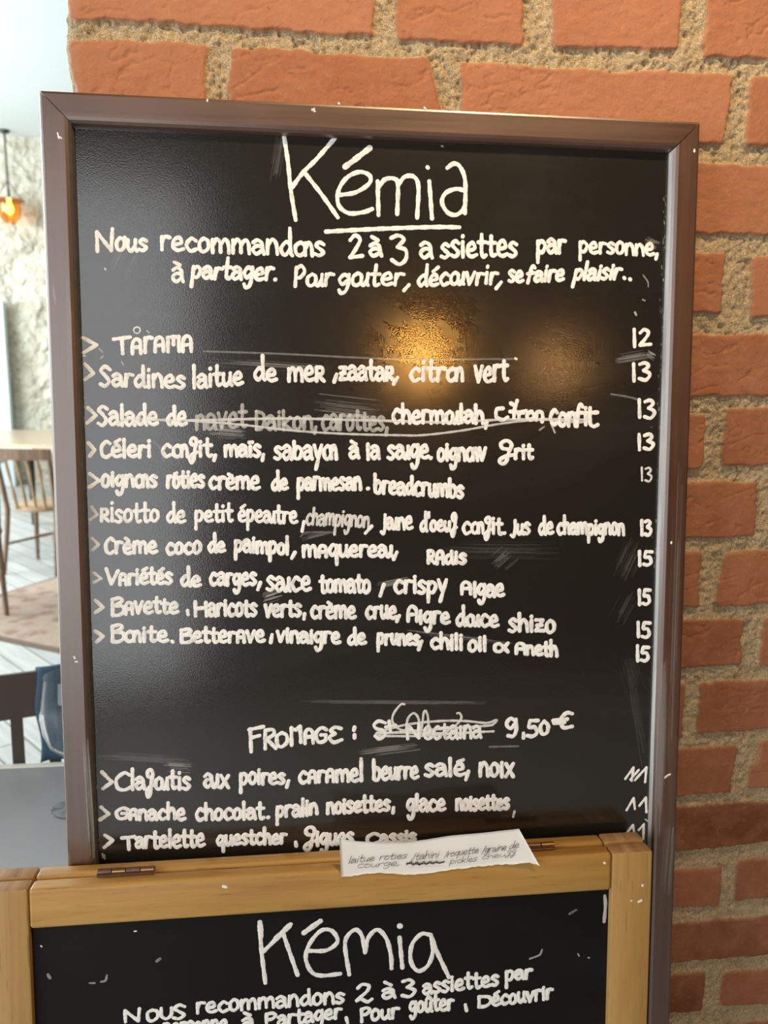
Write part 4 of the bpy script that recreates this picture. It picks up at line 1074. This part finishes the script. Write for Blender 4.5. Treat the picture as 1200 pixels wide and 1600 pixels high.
gp = at_z(TZ, 116, 1262)
glass = empty('wine_glass', (gp[0], gp[1], TZ))
tag(glass, 'clear stemmed wine glass standing on the grey table, half hidden by the frame', 'glass')
gtop = float(hit((gp[0], gp[1], 0), np.array((0, 1.0, 0)), 116, 1055)[2]) - TZ
bm = bmesh.new(); add_lathe(bm, [(0, 0.0005), (0.0365, 0.0005), (0.0372, 0.0012), (0.0365, 0.0019), (0.020, 0.0026), (0.007, 0.006), (0, 0.010)], 40); bm_obj('foot', bm, M['glass'], glass, True)
bm = bmesh.new(); add_lathe(bm, [(0, 0.0101), (0.0045, 0.0101), (0.0038, 0.04), (0.0042, gtop * 0.40), (0, gtop * 0.40)], 16); bm_obj('stem', bm, M['glass'], glass, True)
b0 = gtop * 0.40
def bowl(s): return b0 + (gtop - b0) * s
outer = [(0.0, 0.0), (0.016, 0.03), (0.032, 0.14), (0.0425, 0.32), (0.046, 0.5), (0.0445, 0.7), (0.040, 0.88), (0.037, 1.0)]
prof = [(r, bowl(s)) for r, s in outer] + [(max(0, r - 0.0012), bowl(s) + (0.0015 if s < 0.05 else 0)) for r, s in outer[::-1]]
bm = bmesh.new(); add_lathe(bm, prof, 48); bm_obj('bowl', bm, M['glass'], glass, True)

def loc2(p): return (float(p[0]), float(p[1]), float(p[2]))
CH_Y = 1.60
ct = at_y(CH_Y, 62, 1044); ch_top = float(ct[2])
cb = at_y(CH_Y, 62, 1106)
phi = math.radians(16)
slat_chair = empty('slat_back_chair', (float(ct[0]) - 0.02, CH_Y - 0.02, 0), phi)
tag(slat_chair, 'dark brown slat-back chair tucked behind the grey bistro table', 'chair')
lean = 0.22
def cpt(x, z):   # point on the leaning chair back, local
    return (x, -(ch_top - z) * lean, z)
hw = 0.21
rail_h = 0.085
def bar(bm, p, q, wx, wy):
    p, q = Vector(p), Vector(q); d = (q - p).normalized()
    u = Vector((1, 0, 0)); u = (u - d * u.dot(d)).normalized(); w = d.cross(u)
    vs = [bm.verts.new(c + u * sx * wx / 2 + w * sy * wy / 2) for c in (p, q) for sx, sy in ((-1, -1), (1, -1), (1, 1), (-1, 1))]
    for f in ((3, 2, 1, 0), (4, 5, 6, 7), (0, 1, 5, 4), (1, 2, 6, 5), (2, 3, 7, 6), (3, 0, 4, 7)): bm.faces.new([vs[i] for i in f])
shift = -0.10
bm = bmesh.new(); bar(bm, cpt(shift, ch_top), cpt(shift, ch_top - rail_h), 2 * hw, 0.022); bm_obj('top_rail', bm, M['dark_chair'], slat_chair)
sx = float(at_y(CH_Y, 33, 1107)[0]) - slat_chair.location.x
for k in range(-3, 2):
    x = sx / math.cos(phi) + k * 0.066
    bm = bmesh.new(); bar(bm, cpt(x, ch_top - rail_h), cpt(x, 0.50), 0.022, 0.014); bm_obj('slat', bm, M['dark_chair'], slat_chair)
for s in (-1, 1):
    x = shift + s * (hw - 0.012)
    bm = bmesh.new(); bar(bm, cpt(x, ch_top - rail_h), cpt(x, 0.45), 0.028, 0.022); bar(bm, cpt(x, 0.45), (x, -0.03, 0.0), 0.028, 0.026); bm_obj('leg', bm, M['dark_chair'], slat_chair)
    bm = bmesh.new(); bar(bm, (x, -0.46, 0.45), (x, -0.48, 0.0), 0.03, 0.03); bm_obj('leg', bm, M['dark_chair'], slat_chair)
bm = bmesh.new(); add_box(bm, shift - hw, shift + hw, -0.50, -0.08, 0.445, 0.475, 0.01); bm_obj('seat', bm, M['dark_chair'], slat_chair)

def napkin():
    xa = float(at_y(CH_Y, 61, 1080)[0]) - slat_chair.location.x
    xa /= math.cos(phi)
    x0, x1 = xa, xa + 0.115
    zt = ch_top + 0.004; zb_f = float(at_y(CH_Y - 0.03, 80, 1178)[2])
    root = empty('napkin', (0, 0, 0)); 
    root.matrix_world = Matrix.Translation(slat_chair.location) @ Matrix.Rotation(phi, 4, 'Z')
    tag(root, 'navy blue cloth draped over the top rail of the dark slat-back chair', 'napkin')
    path = []
    for z in np.linspace(zb_f, ch_top - 0.004, 16): p = cpt(0, z); path.append((p[1] - 0.0165, z))
    path += [(-0.012, zt), (0.0, zt + 0.004), (0.012, zt)]
    for z in np.linspace(ch_top - 0.004, ch_top - 0.14, 10): p = cpt(0, z); path.append((p[1] + 0.0165, z))
    V, F = [], []; nx = 14
    for lay in (0, 1):
        for i in range(nx):
            u = i / (nx - 1)
            for j, (y, z) in enumerate(path):
                fold = 0.0025 * math.sin(u * 11 + j * 0.15)
                V.append((x0 + (x1 - x0) * u + 0.004 * math.sin(j * 0.5), y + fold - lay * 0.0 + (0.0015 if lay else 0), z + 0.003 * math.sin(u * 7) * (1 if j == 0 else 0)))
    m = len(path); n0 = nx * m
    for i in range(nx - 1):
        for j in range(m - 1):
            a = i * m + j; F.append((a, a + m, a + m + 1, a + 1))
    o = mesh_obj('cloth', V[:n0], F, M['napkin'], root, smooth=True)
    md = o.modifiers.new('thickness', 'SOLIDIFY'); md.thickness = 0.0015
napkin()

# ------------------------------------------------------------------ far part of the room
def slab_poly(name, outline, z0, z1, m, parent=None):
    bm = bmesh.new(); slab(bm, outline, z0, z1); return bm_obj(name, bm, m, parent)
ra, rb, rc, rd = at_z(0, -80, 985), at_z(0, 230, 1050), at_z(0, 330, 830), at_z(0, 3, 929)
rc = at_z(0, 250, 852)
cx = sum(p[0] for p in (ra, rb, rc, rd)) / 4; cy = sum(p[1] for p in (ra, rb, rc, rd)) / 4
rd2 = at_z(0, -120, 970)
rug = empty('rug', (cx, cy, 0)); tag(rug, 'faded brown patterned rug lying on the pale plank floor', 'rug')
olr = [(p[0] - cx, p[1] - cy) for p in (ra, rb, rc, rd)]
inn = [(x * 0.94, y * 0.94) for x, y in olr]
slab_poly('border', olr, 0.0, 0.008, M['rug_edge'], rug)
slab_poly('pile', inn, 0.008, 0.012, M['rug'], rug)

def spindle_chair(loc, rz, label, sc=1.0):
    root = empty('spindle_chair', loc, rz); tag(root, label, 'chair', None)
    bm = bmesh.new(); add_lathe(bm, [(0, 0.455), (0.19, 0.455), (0.215, 0.465), (0.215, 0.485), (0.20, 0.495), (0, 0.485)], 32)
    bm_obj('seat', bm, M['bent_x'], root, True)
    for sx, sy in ((-1, 1), (1, 1)):
        bm = bmesh.new(); add_tube(bm, [(sx * 0.15, sy * 0.14, 0.457), (sx * 0.18, sy * 0.18, 0.2), (sx * 0.20, sy * 0.21, 0)], [0.018, 0.017, 0.013], 10); bm_obj('leg', bm, M['bent_z'], root, True)
    for sx in (-1, 1):
        bm = bmesh.new(); add_tube(bm, [(sx * 0.20, -0.27, 0.0), (sx * 0.19, -0.21, 0.30), (sx * 0.185, -0.19, 0.47), (sx * 0.195, -0.24, 0.75), (sx * 0.20, -0.28, 0.92)], [0.015, 0.018, 0.019, 0.017, 0.014], 10)
        bm_obj('leg', bm, M['bent_z'], root, True)
    bm = bmesh.new()
    n = 10
    for k in range(n):
        x0 = -0.215 + 0.43 * k / n; x1 = -0.215 + 0.43 * (k + 1) / n
        f = lambda x: -0.285 - 0.03 * (1 - (x / 0.215) ** 2)
        vs = [bm.verts.new(p) for p in ((x0, f(x0), 0.85), (x1, f(x1), 0.85), (x1, f(x1), 0.93), (x0, f(x0), 0.93), (x0, f(x0) + 0.02, 0.85), (x1, f(x1) + 0.02, 0.85), (x1, f(x1) + 0.02, 0.93), (x0, f(x0) + 0.02, 0.93))]
        for q in ((0, 1, 2, 3), (7, 6, 5, 4), (0, 4, 5, 1), (3, 2, 6, 7)): bm.faces.new([vs[i] for i in q])
        if k == 0: bm.faces.new([vs[i] for i in (0, 3, 7, 4)])
        if k == n - 1: bm.faces.new([vs[i] for i in (1, 5, 6, 2)])
    bmesh.ops.remove_doubles(bm, verts=bm.verts[:], dist=0.0001)
    bm_obj('top_rail', bm, M['bent_z'], root)
    for k in range(4):
        x = -0.12 + 0.08 * k
        bm = bmesh.new(); add_tube(bm, [(x * 0.9, -0.19, 0.48), (x * 0.93, -0.215, 0.58), (x * 0.95, -0.235, 0.66), (x, -0.26, 0.76), (x, -0.29, 0.86)], [0.009, 0.014, 0.008, 0.013, 0.009], 10)
        bm_obj('spindle', bm, M['bent_x'], root, True)
    bm = bmesh.new(); add_tube(bm, [(-0.18, 0.18, 0.2), (0.0, 0.10, 0.24), (0.185, -0.235, 0.22)], 0.010, 8); add_tube(bm, [(0.18, 0.18, 0.2), (0.0, 0.10, 0.24), (-0.185, -0.235, 0.22)], 0.010, 8)
    bm_obj('stretcher', bm, M['bent_z'], root, True)
    return root
p = at_z(0, 85, 902)
spindle_chair((float(p[0]) - 0.135, float(p[1]) + 0.34, 0.0), math.radians(-12), 'wooden spindle-back chair standing at the edge of the rug')
p = at_z(0, 14, 968)
spindle_chair((float(p[0]) - 0.31, float(p[1]) + 0.24, 0.0125), math.radians(20), 'wooden spindle-back chair on the rug at the left edge')
def table_four(name, corners, z, th, m, legm, label):
    cx = sum(p[0] for p in corners) / 4; cy = sum(p[1] for p in corners) / 4
    root = empty(name, (cx, cy, 0)); tag(root, label, 'table')
    ol = [(p[0] - cx, p[1] - cy) for p in corners]
    slab_poly('tabletop', ol, z - th, z, m, root)
    for x, y in ol:
        bm = bmesh.new(); add_tube(bm, [(x * 0.9, y * 0.9, 0), (x * 0.9, y * 0.9, z - th)], [0.025, 0.032], 10); bm_obj('leg', bm, legm, root, True)
    return root
q = [at_z(0.76, -60, 691), at_z(0.76, 330, 706), at_z(0.76, 300, 678), at_z(0.76, -40, 664)]
q = [(float(a[0]), min(float(a[1]), 10.3)) for a in q]
table_four('dining_table', q, 0.76, 0.05, M['oak_x'], M['bent_z'], 'long pale oak dining table against the far stone wall')
q = [at_z(0.74, -40, 728), at_z(0.74, 60, 699), at_z(0.74, 130, 702), at_z(0.74, 90, 722)]
q = [(float(a[0]), float(a[1])) for a in q]
xx = sorted(p[0] for p in q); yy = sorted(p[1] for p in q)
A = np.array(at_z(0.74, 0, 719)[:2]); B_ = np.array(at_z(0.74, 56, 699)[:2])
d = unit(B_ - A); nrm = np.array((-d[1], d[0]))
c0 = A - d * 0.5; c1 = A + d * min(1.1, np.linalg.norm(B_ - A)); 
wdt = 0.6
q = [c0, c1, c1 + nrm * wdt, c0 + nrm * wdt]
table_four('cafe_table', [(float(a[0]), float(a[1])) for a in q], 0.74, 0.03, M['ivory'], M['iron'], 'ivory-topped cafe table standing before the long oak table')

def pendant(px, py_top):
    top = hit((0, 0, CEIL), np.array((0, 0, 1.0)), px, py_top)
    y = float(top[1]); z_sh = float(at_y(y, 15, 314)[2]); x = float(at_y(y, 14, 314)[0])
    root = empty('pendant_lamp', (x, y, z_sh))
    tag(root, 'amber glass pendant lamp glowing near the white ceiling', 'lamp')
    H = CEIL - z_sh
    z_ring = float(at_y(y, 10, 284)[2]) - z_sh
    bm = bmesh.new(); add_lathe(bm, [(0, H - 0.03), (0.05, H - 0.03), (0.06, H - 0.001), (0, H - 0.001)], 24); bm_obj('ceiling_rose', bm, M['iron'], root, True)
    bm = bmesh.new(); add_tube(bm, [(0, 0, H - 0.03), (0, 0, z_ring), (0, 0, 0.04)], 0.011, 8); bm_obj('cable', bm, M['iron'], root, True)
    bm = bmesh.new()
    for k in range(4):
        a = k * math.pi / 2 + 0.4
        add_tube(bm, [(0.01 * math.cos(a), 0.01 * math.sin(a), z_ring), (0.15 * math.cos(a), 0.15 * math.sin(a), 0.012)], 0.005, 6)
    bm_obj('wire', bm, M['iron'], root, True)
    bm = bmesh.new(); add_lathe(bm, [(0.05, 0.03), (0.06, 0.035), (0.175, 0.012), (0.18, 0.0), (0.17, 0.0), (0.05, 0.025), (0.05, 0.03)], 32); bm_obj('brim', bm, M['brass'], root, True)
    bm = bmesh.new(); add_lathe(bm, [(0.13, 0.002), (0.135, -0.10), (0.11, -0.20), (0.06, -0.25), (0.055, -0.245), (0.105, -0.195), (0.13, -0.10), (0.125, 0.002)], 32); bm_obj('shade', bm, M['amber'], root, True)
    bm = bmesh.new(); add_lathe(bm, [(0, 0.03), (0.02, 0.03), (0.02, -0.02), (0.045, -0.08), (0.04, -0.13), (0, -0.155)], 20); bm_obj('bulb', bm, M['filament'], root, True)
pendant(5, 203)
